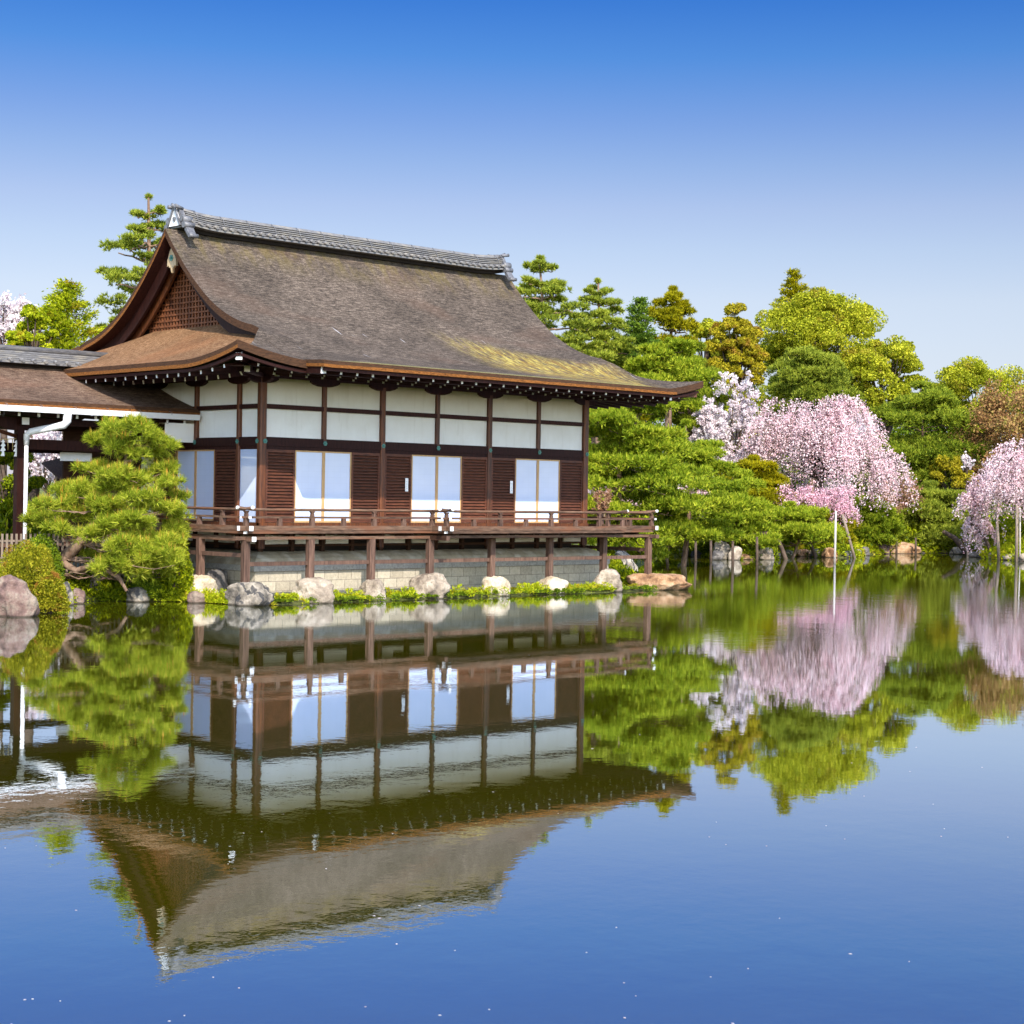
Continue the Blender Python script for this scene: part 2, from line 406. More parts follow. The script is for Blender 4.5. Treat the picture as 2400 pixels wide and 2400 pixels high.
def rockmat(name, a, b_, c, vein=None, scale=2.2):
    mt, n, b, out = nodes_of(name)
    v = coords(n)
    f = noisen(n, v, scale, 9, 0.7)
    col = ramp(n, f, [(0.36, a), (0.5, b_), (0.64, c)])
    sp = noisen(n, v, scale * 9, 4, 0.8)
    col = mixc(n, mapr(n, sp, 0.52, 0.72, 0, 0.5), col, tuple(x * 0.45 for x in a))
    if vein:
        wv = N(n, 'ShaderNodeTexWave'); wv.inputs['Scale'].default_value = 0.7; wv.inputs['Distortion'].default_value = 16
        wv.inputs['Detail'].default_value = 4; wv.inputs['Detail Scale'].default_value = 1.4
        n.links.new(v, wv.inputs['Vector'])
        col = mixc(n, mapr(n, wv.outputs['Fac'], 0.86, 0.98, 0, 0.85), col, vein)
    # dark wet band just over the waterline
    g = N(n, 'ShaderNodeNewGeometry'); s = N(n, 'ShaderNodeSeparateXYZ'); n.links.new(g.outputs['Position'], s.inputs[0])
    col = mixc(n, mapr(n, s.outputs[2], 0.05, 0.015, 0, 0.8), col, (0.03, 0.022, 0.012))
    n.links.new(col, b.inputs['Base Color']); b.inputs['Roughness'].default_value = 0.85
    h = mathn(n, 'ADD', f, mathn(n, 'MULTIPLY', sp, 0.25))
    bump(n, b, h, 0.12)
    return mt
RK = {
 'grey': rockmat('grey_veined_rock', (0.10, 0.085, 0.07), (0.27, 0.23, 0.18), (0.50, 0.43, 0.34), (0.03, 0.032, 0.038)),
 'tan': rockmat('tan_granite_rock', (0.17, 0.13, 0.095), (0.36, 0.29, 0.215), (0.54, 0.46, 0.36)),
 'cream': rockmat('cream_rock', (0.38, 0.29, 0.19), (0.60, 0.49, 0.34), (0.76, 0.67, 0.52)),
 'rust': rockmat('rusty_rock', (0.16, 0.075, 0.035), (0.42, 0.24, 0.12), (0.60, 0.42, 0.26)),
 'mauve': rockmat('mauve_brown_rock', (0.085, 0.05, 0.045), (0.22, 0.135, 0.11), (0.33, 0.26, 0.20)),
 'dark': rockmat('dark_grey_rock', (0.035, 0.032, 0.03), (0.10, 0.09, 0.085), (0.26, 0.23, 0.20)),
}
def ground():
    mt, n, b, out = nodes_of('mossy_ground')
    v = coords(n)
    f = noisen(n, v, 0.9, 8, 0.7); g = noisen(n, v, 9, 5, 0.8)
    col = ramp(n, f, [(0.3, (0.06, 0.05, 0.02)), (0.48, (0.10, 0.11, 0.02)), (0.62, (0.17, 0.19, 0.03)), (0.75, (0.20, 0.15, 0.06))])
    col = mixc(n, mapr(n, g, 0.45, 0.7, 0, 0.5), col, (0.04, 0.05, 0.012))
    n.links.new(col, b.inputs['Base Color']); b.inputs['Roughness'].default_value = 0.95
    bump(n, b, g, 0.08)
    return mt
M_GROUND = ground()
def water():
    mt, n, b, out = nodes_of('pond_water')
    n.nodes.remove(b)
    tcn = N(n, 'ShaderNodeTexCoord'); v = tcn.outputs['Object']
    n1 = noisen(n, v, 1.1, 3, 0.55); n2 = noisen(n, v, 4.5, 3, 0.6); n3 = noisen(n, v, 16, 2, 0.6)
    calm = mapr(n, noisen(n, v, 0.07, 3, 0.5), 0.42, 0.62, 0.35, 1.0)   # wind patches
    h = mathn(n, 'ADD', mathn(n, 'MULTIPLY', n1, 1.0), mathn(n, 'ADD', mathn(n, 'MULTIPLY', n2, 0.30), mathn(n, 'MULTIPLY', n3, 0.09)))
    h = mathn(n, 'MULTIPLY', h, calm)
    # light breeze over the open water in front of the cherries
    bc = hit(2080, 1430, 2, 0); dn = N(n, 'ShaderNodeVectorMath', operation='DISTANCE'); n.links.new(v, dn.inputs[0]); dn.inputs[1].default_value = (float(bc[0]), float(bc[1]), 0)
    h = mathn(n, 'MULTIPLY', h, mapr(n, mathn(n, 'ADD', dn.outputs['Value'], mathn(n, 'MULTIPLY', n1, 6.0)), 8.0, 24.0, 2.3, 1.0))
    bp = N(n, 'ShaderNodeBump'); bp.inputs['Distance'].default_value = 0.0022; bp.inputs['Strength'].default_value = 1.0
    n.links.new(h, bp.inputs['Height'])
    gl = N(n, 'ShaderNodeBsdfGlossy'); gl.inputs['Roughness'].default_value = 0.015; gl.inputs['Color'].default_value = (0.84, 0.90, 1.0, 1)
    n.links.new(bp.outputs[0], gl.inputs['Normal'])
    df = N(n, 'ShaderNodeBsdfDiffuse')
    n.links.new(ramp(n, noisen(n, v, 0.15, 2, 0.5), [(0.3, (0.076, 0.070, 0.002)), (0.7, (0.066, 0.062, 0.002))]), df.inputs[0])
    fr = N(n, 'ShaderNodeFresnel'); fr.inputs['IOR'].default_value = 1.7
    fac = mathn(n, 'MINIMUM', mathn(n, 'ADD', mathn(n, 'MULTIPLY', fr.outputs[0], 0.72), 0.48), 0.84)
    ms = N(n, 'ShaderNodeMixShader'); n.links.new(fac, ms.inputs[0])
    n.links.new(df.outputs[0], ms.inputs[1]); n.links.new(gl.outputs[0], ms.inputs[2]); n.links.new(ms.outputs[0], out.inputs[0])
    return mt
M_WATER = water()
M_BARK = simple('pine_bark', (0.10, 0.055, 0.035), (0.34, 0.23, 0.16), 6, 0.9, 0.03, (1, 1, 0.6), 0.15)
M_BARKD = simple('dark_bark', (0.045, 0.030, 0.022), (0.13, 0.09, 0.065), 5, 0.9, 0.02)
M_POLE = simple('grey_prop_timber', (0.13, 0.095, 0.07), (0.33, 0.26, 0.20), 4, 0.8, 0.004, (6, 6, 0.8), 0.2)
M_TWIG = simple('pale_twig', (0.30, 0.20, 0.12), (0.48, 0.34, 0.22), 4, 0.8)

# ------------------------------------------------------------------ pond outline and terrain
POND = [(-60, -24), (-30, -15.5), (-16, -4.5), (-9.8, -1.6), (-7.7, -1.7), (-5.9, -0.4), (-4.2, 1.6), (-3.5, 1.4), (-3.0, 0.76), (-2.1, 0.27), (-1.75, -0.5),
        (-1.5, -1.95), (3, -2.0), (8, -2.02), (12.9, -2.1), (13.9, -1.8), (14.3, -0.2), (14.9, 0.9), (18.3, 4.6), (25, 10.4), (32.9, 15.8), (37.2, 17.6),
        (35.6, 14.0), (37.6, 13.1), (43.8, 16.0), (43.4, 14.7), (43.8, 13.1), (49.2, 15.6), (53.6, 16.6), (57.6, 15.4), (54, 11.6), (51.4, 10.2),
        (50.3, 8.5), (49.3, 6.7), (50.5, 3), (53, -4), (52, -20), (42, -42), (20, -60), (-4, -62), (-17, -50), (-21.6, -37), (-26, -28.5), (-40, -30), (-60, -40)]
PA = np.array(POND, float)
def sdist(X, Y):
    """signed distance to the shoreline, positive on land"""
    P = np.stack([X, Y], -1)[..., None, :]
    A = PA; B = np.roll(PA, -1, 0); d = B - A
    t = np.clip(((P - A) * d).sum(-1) / (d * d).sum(-1), 0, 1)
    dist = np.sqrt((((P - A) - t[..., None] * d) ** 2).sum(-1)).min(-1)
    x = P[..., 0]; y = P[..., 1]
    c = ((A[:, 1] > y) != (B[:, 1] > y)) & (x < (B[:, 0] - A[:, 0]) * (y - A[:, 1]) / (B[:, 1] - A[:, 1] + 1e-12) + A[:, 0])
    inside = (c.sum(-1) % 2) == 1
    return np.where(inside, -dist, dist)
def hgt(s, X, Y):
    z = np.where(s < 0, np.maximum(-1.2, s * 0.9), 0)
    z = z + np.where(s > 0, 0.04 + 0.30 * (1 - np.exp(-s / 0.5)) + 0.75 * (1 - np.exp(-s / 5.0)), 0)
    # bank rising behind the right shore
    z = z + np.where(s > 0, 1.6 / (1 + np.exp(-(X - 46) / 5.0)) * (1 - np.exp(-s / 9.0)), 0)
    # low shelf beside and below the hall
    near = (X > -3.2) & (X < 14.2) & (Y < 9) & (s > 0)
    z = np.where(near, np.minimum(z, 0.05 + 0.03 * np.maximum(0, s)), z)
    return z
def th(x, y):
    s = sdist(np.array([x], float), np.array([y], float)); return float(hgt(s, np.array([x]), np.array([y]))[0])
def axis_pts(lo, hi, step):
    a = list(np.arange(lo, hi + 1e-6, step)); g = step; x = hi; y = lo; l = []; r = []
    while x < 2500: g *= 1.35; x += g; r.append(x)
    g = step
    while y > -2500: g *= 1.35; y -= g; l.append(y)
    return np.array(l[::-1] + a + r)
gx = axis_pts(-34, 66, 0.42); gy = axis_pts(-24, 34, 0.42)
GX, GY = np.meshgrid(gx, gy)
S_ = np.concatenate([sdist(GX[i:i + 20], GY[i:i + 20]) for i in range(0, len(gy), 20)])
GZ = hgt(S_, GX, GY)
rg = np.random.default_rng(3)
GZ = GZ + np.where((S_ > 0.3) & (np.abs(GX) < 80), rg.uniform(-0.03, 0.05, GZ.shape), 0)
nx, ny = len(gx), len(gy)
V = np.stack([GX, GY, GZ], -1).reshape(-1, 3)
ii = np.arange(ny - 1)[:, None] * nx + np.arange(nx - 1)[None, :]
Fq = np.stack([ii, ii + 1, ii + nx + 1, ii + nx], -1).reshape(-1, 4)
me = bpy.data.meshes.new('ground'); me.vertices.add(len(V)); me.vertices.foreach_set('co', V.ravel().astype(np.float32))
me.loops.add(Fq.size); me.loops.foreach_set('vertex_index', Fq.ravel().astype(np.int32))
me.polygons.add(len(Fq)); me.polygons.foreach_set('loop_start', np.arange(0, Fq.size, 4, dtype=np.int32))
me.polygons.foreach_set('use_smooth', [True] * len(Fq)); me.materials.append(M_GROUND); me.update(calc_edges=True)
go = bpy.data.objects.new('ground', me); COL.objects.link(go); tag(go, kind='structure')
wb = MB(); wb.quad([(-140, -120, 0), (110, -120, 0), (110, 40, 0), (-140, 40, 0)])
wt = wb.build('pond_water', M_WATER); tag(wt, kind='structure')
# ------------------------------------------------------------------ the hall
LX, LY = 11.82, 7.88
CX, CY = LX / 2, LY / 2
HALL = empty('garden_hall', (CX, CY, 0), 'large wooden hall with white plaster walls and brown bark roof on stilts by the pond', 'building')
def prof(d): 
    t = d / 6.44
    return 5.93 + 6.44 * (0.28 * t + 0.317 * t ** 3)
def lift(s, d): return 0.37 * max(0, 1 - s / 2.3) ** 1.7 * max(0, 1 - d / 3.0) ** 1.2
VX = -0.46                                            # plane of the west gable edge; the east one mirrors it
def side(x): return x if x <= CX else LX - x          # fold east half onto west half
def zfront(x, y):
    """upper face of the slope towards the pond (y from -2.5 to CY); the far slope mirrors it"""
    d = y + 2.5; xs = side(x)
    z = prof(d) + lift(xs + 2.5, d)
    if y < 2.0:
        r = 0.27 * min(1, max(0, (2.0 - y) / 2.2)) ** 1.8
        if y < -0.46: r *= math.exp(-((-0.46 - y) / 0.45) ** 2)
        z += r * math.exp(-max(0, xs - VX) / 1.1)
    return z
def zskirt(x, y):
    d = side(x) + 2.5; ys = y if y <= CY else LY - y
    up = min(1, max(0, (min(ys, 3) - side(x)) / 2.0)) * (d / 2.85) ** 1.5 * 0.30
    return prof(d) + lift(ys + 2.5, d) + up
def fold(y): return y if y <= CY else LY - y

def slab(mb, G, t, mt=0, me_=2, mu=1, sides=(1, 1, 1, 1)):
    """G[i][j] grid of points; closed slab of vertical thickness t(i,j)"""
    G = np.array(G, float); n, m_, _ = G.shape
    Bt = G.copy(); Bt[..., 2] -= t
    i0 = len(mb.v); mb.v += [tuple(p) for p in G.reshape(-1, 3)]
    for i in range(n - 1):
        for j in range(m_ - 1):
            q = i0 + i * m_ + j
            mb.f.append((q, q + 1, q + m_ + 1, q + m_)); mb.m.append(mt); mb.sm.append(True)
    i0 = len(mb.v); mb.v += [tuple(p) for p in Bt.reshape(-1, 3)]
    for i in range(n - 1):
        for j in range(m_ - 1):
            q = i0 + i * m_ + j
            mb.f.append((q, q + m_, q + m_ + 1, q + 1)); mb.m.append(mu); mb.sm.append(True)
    def strip(a, b):
        a = np.array(a); b = np.array(b); c = a * 0.45 + b * 0.55      # weathered dark upper half, fresher cut bark below
        for k in range(len(a) - 1):
            mb.quad([a[k], c[k], c[k + 1], a[k + 1]], 3); mb.quad([c[k], b[k], b[k + 1], c[k + 1]], me_)
    if sides[0]: strip(G[0], Bt[0])
    if sides[1]: strip(G[-1][::-1], Bt[-1][::-1])
    if sides[2]: strip(G[:, 0][::-1], Bt[:, 0][::-1])
    if sides[3]: strip(G[:, -1], Bt[:, -1])

mb = MB(); T0 = 0.195
ys = np.concatenate([np.linspace(-2.5, -0.46, 16), np.linspace(-0.46, CY, 30)[1:]])
us = np.concatenate([np.linspace(0, 0.28, 26), np.linspace(0.28, 0.72, 18)[1:-1], np.linspace(0.72, 1, 26)])
for mir in (0, 1):
    G = []
    for y in ys:
        xl = min(y, VX)
        row = []
        for u in us:
            x = xl + (LX - 2 * xl) * u
            row.append((x, (LY - y) if mir else y, zfront(x, y)))
        G.append(row if not mir else row[::-1])
    slab(mb, G, T0, 0, 3 if mir == 0 else 2)
roof = mb.build('roof', [M_THATCH, M_WOOD, M_EDGE, M_VEDGE], HALL)
# lower eave that steps forward along the pond side
mb = MB()
G = []
for y in np.linspace(-3.2, -0.9, 18):
    row = []
    for x in np.linspace(-0.5, LX + 0.5, 60):
        zz = 5.925 + 0.185 * (y + 3.2)
        e = 0.05 * max(0, 1 - (side(x) + 0.5) / 1.6) ** 2
        zm = zfront(x, max(y, -2.5)) + (0.006 if y > -2.5 else 0.02 + 0.05 * (y + 2.5))
        wgt = min(1, max(0, (side(x) + 0.5) / 1.5)); wgt = wgt * wgt * (3 - 2 * wgt)
        row.append((x, y, max(zz, zm) * wgt + zm * (1 - wgt) if y > -2.5 else zz * wgt + zm * (1 - wgt)))
    G.append(row)
slab(mb, G, 0.165)
fe = mb.build('front_eave', [M_THATCH, M_WOOD, M_EDGE, M_VEDGE], HALL)
# skirts under both gables
XW = 0.35
for mir in (0, 1):
    mb = MB(); G = []
    for x in np.linspace(-2.5, XW, 22):
        row = []
        for u in np.linspace(0, 1, 60):
            y = x + (LY - 2 * x) * u
            row.append(((LX - x) if mir else x, y, zskirt(x, y) - (0.012 if 0 < u < 1 else 0)))
        G.append(row if mir else row[::-1])
    slab(mb, G, T0)
    mb.build('gable_skirt', [M_THATCH2, M_WOOD, M_EDGE, M_VEDGE], HALL)

# gable walls, lattices, bargeboards, pendants
def verge_strip(mb, x0, x1, off_t, off_b, m=0):
    ysv = np.linspace(-0.45, CY, 34)
    for mir in (0, 1):
        P = []
        for y in ysv:
            z = zfront(VX, y) - T0
            yy = LY - y if mir else y
            P.append((yy, z - off_t, z - off_b * (1.0 - 0.35 * max(0, (1.2 - y) / 1.6))))
        for a, b in zip(P[:-1], P[1:]):
            for xx, fl in ((x0, 0), (x1, 1)):
                q = [(xx, a[0], a[1]), (xx, b[0], b[1]), (xx, b[0], b[2]), (xx, a[0], a[2])]
                mb.quad(q if fl else q[::-1], m)
            mb.quad([(x0, a[0], a[2]), (x0, b[0], b[2]), (x1, b[0], b[2]), (x1, a[0], a[2])], m)
            mb.quad([(x0, a[0], a[1]), (x1, a[0], a[1]), (x1, b[0], b[1]), (x0, b[0], b[1])], m)
def mirx(o):
    c = o.copy(); c.data = o.data.copy(); COL.objects.link(c); c.parent = o.parent
    co = np.empty(len(c.data.vertices) * 3, np.float32); c.data.vertices.foreach_get('co', co); co = co.reshape(-1, 3)
    co[:, 0] = LX - co[:, 0]; c.data.vertices.foreach_set('co', co.ravel()); c.data.flip_normals(); c.data.update()
    for ch in o.children:
        k = mirx(ch); k.parent = c
    return c
mb = MB(); verge_strip(mb, -0.14, -0.06, 0.0, 0.42); bb = mb.build('bargeboard', M_WOOD, HALL); mirx(bb)
mb = MB(); verge_strip(mb, 0.06, 0.13, 0.02, 0.60); bb2 = mb.build('inner_bargeboard', M_POST, HALL); mirx(bb2)
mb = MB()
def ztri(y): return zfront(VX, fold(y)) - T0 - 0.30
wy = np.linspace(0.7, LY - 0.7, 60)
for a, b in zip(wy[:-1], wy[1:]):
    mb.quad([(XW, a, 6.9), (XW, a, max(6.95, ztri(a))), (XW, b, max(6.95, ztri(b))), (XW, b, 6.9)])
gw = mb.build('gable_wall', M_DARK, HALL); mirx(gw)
M_LAT = simple('lattice_timber', (0.06, 0.02, 0.010), (0.24, 0.085, 0.032), 2, 0.6, 0.0, (1, 5, 1), 0.2)
mb = MB(); y = 1.3
while y < LY - 1.3:
    zt = ztri(y) - 0.05
    if zt > 7.3: mb.box(XW - 0.07, XW - 0.03, y - 0.034, y + 0.034, 7.0, zt)
    y += 0.15
z = 7.25
while z < 9.2:
    yy = [q for q in np.linspace(1.2, CY, 80) if ztri(q) > z + 0.05]
    if yy: mb.box(XW - 0.09, XW - 0.071, yy[0], LY - yy[0], z - 0.022, z + 0.022)
    z += 0.15
lat = mb.build('gable_lattice', M_LAT, HALL); mirx(lat)
# carved pendant under the peak
zp = zfront(VX, CY) - T0 - 0.28
out = [(0, 0.0), (0.09, -0.10), (0.20, -0.34), (0.215, -0.52), (0.15, -0.50), (0.10, -0.56), (0.06, -0.54), (0.0, -0.70)]
ol = [(CY + a, zp + b) for a, b in out] + [(CY - a, zp + b) for a, b in out[::-1][1:-1]]
mb = MB(); mb.poly(ol, 0, -0.24, -0.17); pd = mb.build('pendant', M_PEND, HALL)
mb = MB()
for k in range(6):
    th_ = math.pi * k / 3; mb.tube([(-0.26, CY + 0.055 * math.cos(th_), zp - 0.30 + 0.055 * math.sin(th_)), (-0.235, CY + 0.055 * math.cos(th_), zp - 0.30 + 0.055 * math.sin(th_))], 0.034, 8)
mb.tube([(-0.29, CY, zp - 0.30), (-0.235, CY, zp - 0.30)], 0.03, 8)
bo = mb.build('boss', M_COPPER, pd); mirx(pd)

# tiled ridge
mb = MB()
RX0, RX1 = 0.02, LX - 0.02
def rz(x):
    s = min(x - RX0, RX1 - x); return 0.10 * max(0, 1 - s / 1.2) ** 2
xs_ = np.concatenate([np.linspace(RX0, RX0 + 1.3, 8), np.linspace(RX0 + 1.3, RX1 - 1.3, 4)[1:-1], np.linspace(RX1 - 1.3, RX1, 8)])
lay = [(0.43, 9.80, 9.85), (0.36, 9.88, 9.915), (0.33, 9.945, 9.975), (0.30, 10.005, 10.035), (0.27, 10.065, 10.095), (0.24, 10.125, 10.155)]
def run(mb, hw, z0, z1, mt=0):
    for a, b in zip(xs_[:-1], xs_[1:]):
        ra, rb = rz(a), rz(b)
        mb.hexa([(a, CY - hw, z0 + ra), (b, CY - hw, z0 + rb), (b, CY + hw, z0 + rb), (a, CY + hw, z0 + ra), (a, CY - hw, z1 + ra), (b, CY - hw, z1 + rb), (b, CY + hw, z1 + rb), (a, CY + hw, z1 + ra)], mt)
for hw, z0, z1 in lay: run(mb, hw, z0, z1)
run(mb, 0.18, 9.7, 10.19, 1)                          # dark core seen in the joints
mb.tube([(x, CY, 10.20 + rz(x)) for x in xs_], 0.10, 12)
x = RX0 + 0.12
while x < RX1 - 0.1:                                  # round eave tiles of the ridge
    for s in (-1, 1):
        mb.tube([(x, CY + s * 0.28, 9.935 + rz(x)), (x, CY + s * 0.49, 9.90 + rz(x))], 0.05, 10)
    x += 0.25
ridge = mb.build('ridge_tiles', [M_TILE, M_DARK], roof)
x = RX0 + 0.35
while x < RX1 - 0.2:                                  # copper wires tying the ridge
    mb = MB()
    z = rz(x)
    for s in (-1,): mb.tube([(x, CY + s * 0.08, 10.29 + z), (x, CY + s * 0.25, 10.165 + z), (x, CY + s * 0.37, 9.92 + z)], 0.008, 5)
    mb.build('ridge_wire', M_ORN, roof)
    x += 0.86
def ornament():
    mb = MB()
    # face slab with white triangle, three round finials and curled feet on both slopes
    mb.poly([(CY - 0.30, 9.88), (CY + 0.30, 9.88), (CY + 0.27, 10.30), (CY + 0.12, 10.52), (CY - 0.12, 10.52), (CY - 0.27, 10.30)], 0, -0.12, 0.03)
    for s in (-1, 0, 1):
        mb.tube([(0.0, CY + s * 0.17, 10.48), (-0.30, CY + s * 0.21, 10.58 - abs(s) * 0.04)], [0.045, 0.062], 10)
    mb.tube([(-0.1, CY, 10.42), (0.5, CY, 10.40)], 0.10, 10)
    for s in (-1, 1):
        pts = []
        for k in range(9):
            a = -0.4 + k * 0.62
            pts.append((-0.05, CY + s * (0.42 + 0.11 * math.cos(a) * (1 - k * 0.05)), 10.08 + 0.11 * math.sin(a)))
        mb.tube([(-0.18, CY + s * 0.40, 10.10), (0.16, CY + s * 0.40, 10.10)], 0.13, 14)
        mb.tube([(-0.19, CY + s * 0.52, 9.93), (0.17, CY + s * 0.52, 9.93)], 0.095, 14)
        mb.tube([(-0.19, CY + s * 0.40, 10.10), (-0.205, CY + s * 0.40, 10.10)], 0.07, 12)
        a, b = (CY + s * 0.50, 9.90), (CY + s * 0.74, 9.60)
        mb.hexa([(-0.13, a[0], a[1] - 0.12), (0.13, a[0], a[1] - 0.12), (0.13, b[0], b[1] - 0.10), (-0.13, b[0], b[1] - 0.10),
                 (-0.13, a[0], a[1] + 0.06), (0.13, a[0], a[1] + 0.06), (0.13, b[0], b[1] + 0.04), (-0.13, b[0], b[1] + 0.04)])
        mb.tube([(-0.16, CY + s * 0.80, 9.575), (0.15, CY + s * 0.80, 9.575)], 0.065, 12)
    mb.v = [(a[0] * 0.9, CY + (a[1] - CY) * 0.84, 9.80 + (a[2] - 9.85) * 0.86) for a in mb.v]
    o = mb.build('ridge_end_ornament', M_ORN, roof)
    mb = MB(); mb.poly([(CY - 0.29, 9.87), (CY + 0.29, 9.87), (CY, 10.40)], 0, -0.165, -0.12)
    t = mb.build('triangle_plate', M_WHITE, o)
    return o, t
orn, tri = ornament(); tri.parent = roof; tri['label'] = 'white triangular plate on the ridge end'
mb = MB()
mb.tube([(-0.19, CY, 10.05), (-0.166, CY, 10.05)], 0.065, 14)
for s in (-1, 1):
    mb.beam((-0.185, CY + s * 0.31, 9.86), (-0.185, CY, 10.43), 0.05, 0.045)
cr = mb.build('crest_disc', M_ORN, roof)
mirx(orn); mirx(tri)

# ---- rafters (three tiers on the pond side, two on the ends) with white painted tips
def rafter(name, a, b, wd=0.065, hh=0.085):
    mb = MB(); mb.beam(a, b, wd, hh, 0, None, 1); return mb.build(name, [M_WOOD, M_WHITE], HALL)
STEP = BAY / 4
k = -1
n_out = 0
x = -0.3
while x < LX + 0.45:
    rafter('flying_rafter', (x, -1.4, 5.80), (x, -2.98, 5.655)); x += STEP
x = -2.2
while x < LX + 2.3:
    xs = side(x); lf = lift(xs + 2.5, 0.3) * 0.85
    y0 = 0.12 if xs > 0 else max(xs, -2.0) + 0.05
    if y0 > -2.0: rafter('middle_rafter', (x, min(y0, -0.5), 5.74 + lf * 0.8), (x, -2.22, 5.635 + lf), 0.055, 0.07)
    if xs > -1.35: rafter('rafter', (x, 0.1 if xs > 0 else xs + 0.05, 5.80 + lf * 0.6), (x, -1.5, 5.645 + lf * 0.8), 0.07, 0.10)
    x += STEP
for mir in (0, 1):
    f = (lambda X: LX - X) if mir else (lambda X: X)
    y = -2.2
    while y < LY + 2.3:
        yf = fold(y); lf = lift(yf + 2.5, 0.3) * 0.85
        x0 = 0.12 if yf > 0 else max(yf, -2.2) + 0.05
        if x0 > -2.1: rafter('flying_rafter', (f(min(x0, -0.5)), y, 5.74 + lf * 0.8), (f(-2.33), y, 5.585 + lf))
        if yf > -1.35 and (mir == 0): rafter('rafter', (f(0.1 if yf > 0 else yf + 0.05), y, 5.79 + lf * 0.6), (f(-1.5), y, 5.56 + lf * 0.8), 0.07, 0.10)
        y += STEP
# boards over and under the rafter tips
def eave_board(name, pts, w_, h_, mt=M_WOOD):
    mb = MB()
    for a, b in zip(pts[:-1], pts[1:]): mb.beam(a, b, w_, h_)
    return mb.build(name, mt, HALL)
def lf_(s): return lift(s, 0.2)
for mir in (0, 1):
    f = (lambda X: LX - X) if mir else (lambda X: X)
    P = [(f(-2.38), y, 5.665 + lf_(fold(y) + 2.5) * 0.97) for y in np.linspace(-2.38, LY + 2.38, 30)]
    eave_board('eave_board', P, 0.10, 0.07)
P = [(x, -2.38, 5.665 + lf_(side(x) + 2.5) * 0.97) for x in np.linspace(-2.38, LX + 2.38, 40)]
eave_board('eave_board', P, 0.10, 0.07)
mb = MB(); mb.beam((-0.42, -3.08, 5.715), (LX + 0.42, -3.08, 5.715), 0.09, 0.075); mb.build('eave_board', M_WOOD, HALL)
# ceiling of boards above the rafters
mb = MB()
mb.quad([(-2.3, -2.3, 5.72), (LX + 2.3, -2.3, 5.72), (LX, 0, 5.90), (0, 0, 5.90)])
mb.quad([(-2.3, LY + 2.3, 5.72), (-2.3, -2.3, 5.72), (0, 0, 5.90), (0, LY, 5.90)])
mb.quad([(LX + 2.3, -2.3, 5.72), (LX + 2.3, LY + 2.3, 5.72), (LX, LY, 5.90), (LX, 0, 5.90)])
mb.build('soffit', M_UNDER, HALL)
# hip rafters and the white ended corner beams
def wbeam(name, a, b, wd, hh, mt=M_WOOD, e0=None, e1=1):
    mb = MB(); mb.beam(a, b, wd, hh, 0, e0, e1); return mb.build(name, [mt, M_WHITE], HALL)
wbeam('hip_rafter', (-0.3, -0.3, 5.80), (-2.36, -2.36, 5.92), 0.15, 0.17)
wbeam('hip_rafter', (0, 0, 5.72), (-1.58, -1.58, 5.71), 0.14, 0.15)
wbeam('hip_rafter', (LX + 0.3, -0.3, 5.80), (LX + 2.36, -2.36, 5.90), 0.15, 0.19, M_POST)
wbeam('hip_rafter', (LX, 0, 5.72), (LX + 1.62, -1.62, 5.72), 0.14, 0.15)
wbeam('corner_rafter', (-0.42, -1.2, 5.78), (-0.42, -3.03, 5.69), 0.09, 0.17)
wbeam('corner_rafter', (LX + 0.42, -1.2, 5.78), (LX + 0.42, -3.03, 5.68), 0.09, 0.17)
# purlins on the wall heads and their boat shaped brackets
wbeam('purlin', (-0.62, 0, 5.73), (LX + 0.62, 0, 5.73), 0.15, 0.15, M_WOOD, 1, 1)
wbeam('purlin', (0, -0.62, 5.73), (0, LY + 0.5, 5.73), 0.15, 0.15, M_WOOD, 1, 1)
wbeam('purlin', (LX, -0.62, 5.73), (LX, LY + 0.5, 5.73), 0.15, 0.15, M_WOOD, 1, 1)
BO = [(-0.46, 0.0), (-0.46, -0.05), (-0.36, -0.10), (-0.2, -0.14), (0, -0.15), (0.2, -0.14), (0.36, -0.10), (0.46, -0.05), (0.46, 0.0)]
for k in range(7):
    mb = MB(); mb.poly([(k * BAY + a, 5.66 + b) for a, b in BO][::-1], 1, -0.075, 0.06); mb.build('bracket', M_WOOD, HALL)
for yv in (0, 0.985, 2.955, 4.925, 6.895):
    mb = MB(); mb.poly([(yv + a, 5.66 + b) for a, b in BO], 0, -0.075, 0.06); mb.build('bracket', M_WOOD, HALL)

# ---- walls
mb = MB(); mb.box(0.03, LX - 0.03, 0.03, LY - 0.03, 3.95, 6.05); mb.build('upper_wall', M_PLAST, HALL)
mb = MB(); mb.box(0.07, LX - 0.07, 0.07, LY - 0.07, 1.84, 3.95); mb.build('lower_wall', M_PLAST, HALL)
def post(x, y, z0, z1, w_, mt=M_POST):
    mb = MB(); c = w_ * 0.18; h = w_ / 2
    ring = [(-h + c, -h), (h - c, -h), (h, -h + c), (h, h - c), (h - c, h), (-h + c, h), (-h, h - c), (-h, -h + c)]
    i = len(mb.v); mb.v += [(x + a, y + b, z0) for a, b in ring] + [(x + a, y + b, z1) for a, b in ring]
    for j in range(8): mb.f.append((i + j, i + (j + 1) % 8, i + 8 + (j + 1) % 8, i + 8 + j)); mb.m.append(0); mb.sm.append(False)
    return mb.build('post', mt, HALL)
for k in range(7):
    if k in (0, 6): post(k * BAY, 0, 1.3, 5.66, 0.20)
    elif k % 2 == 0: post(k * BAY, 0, 1.3, 5.6, 0.155)
    else: post(k * BAY, 0, 4.1, 5.6, 0.125)
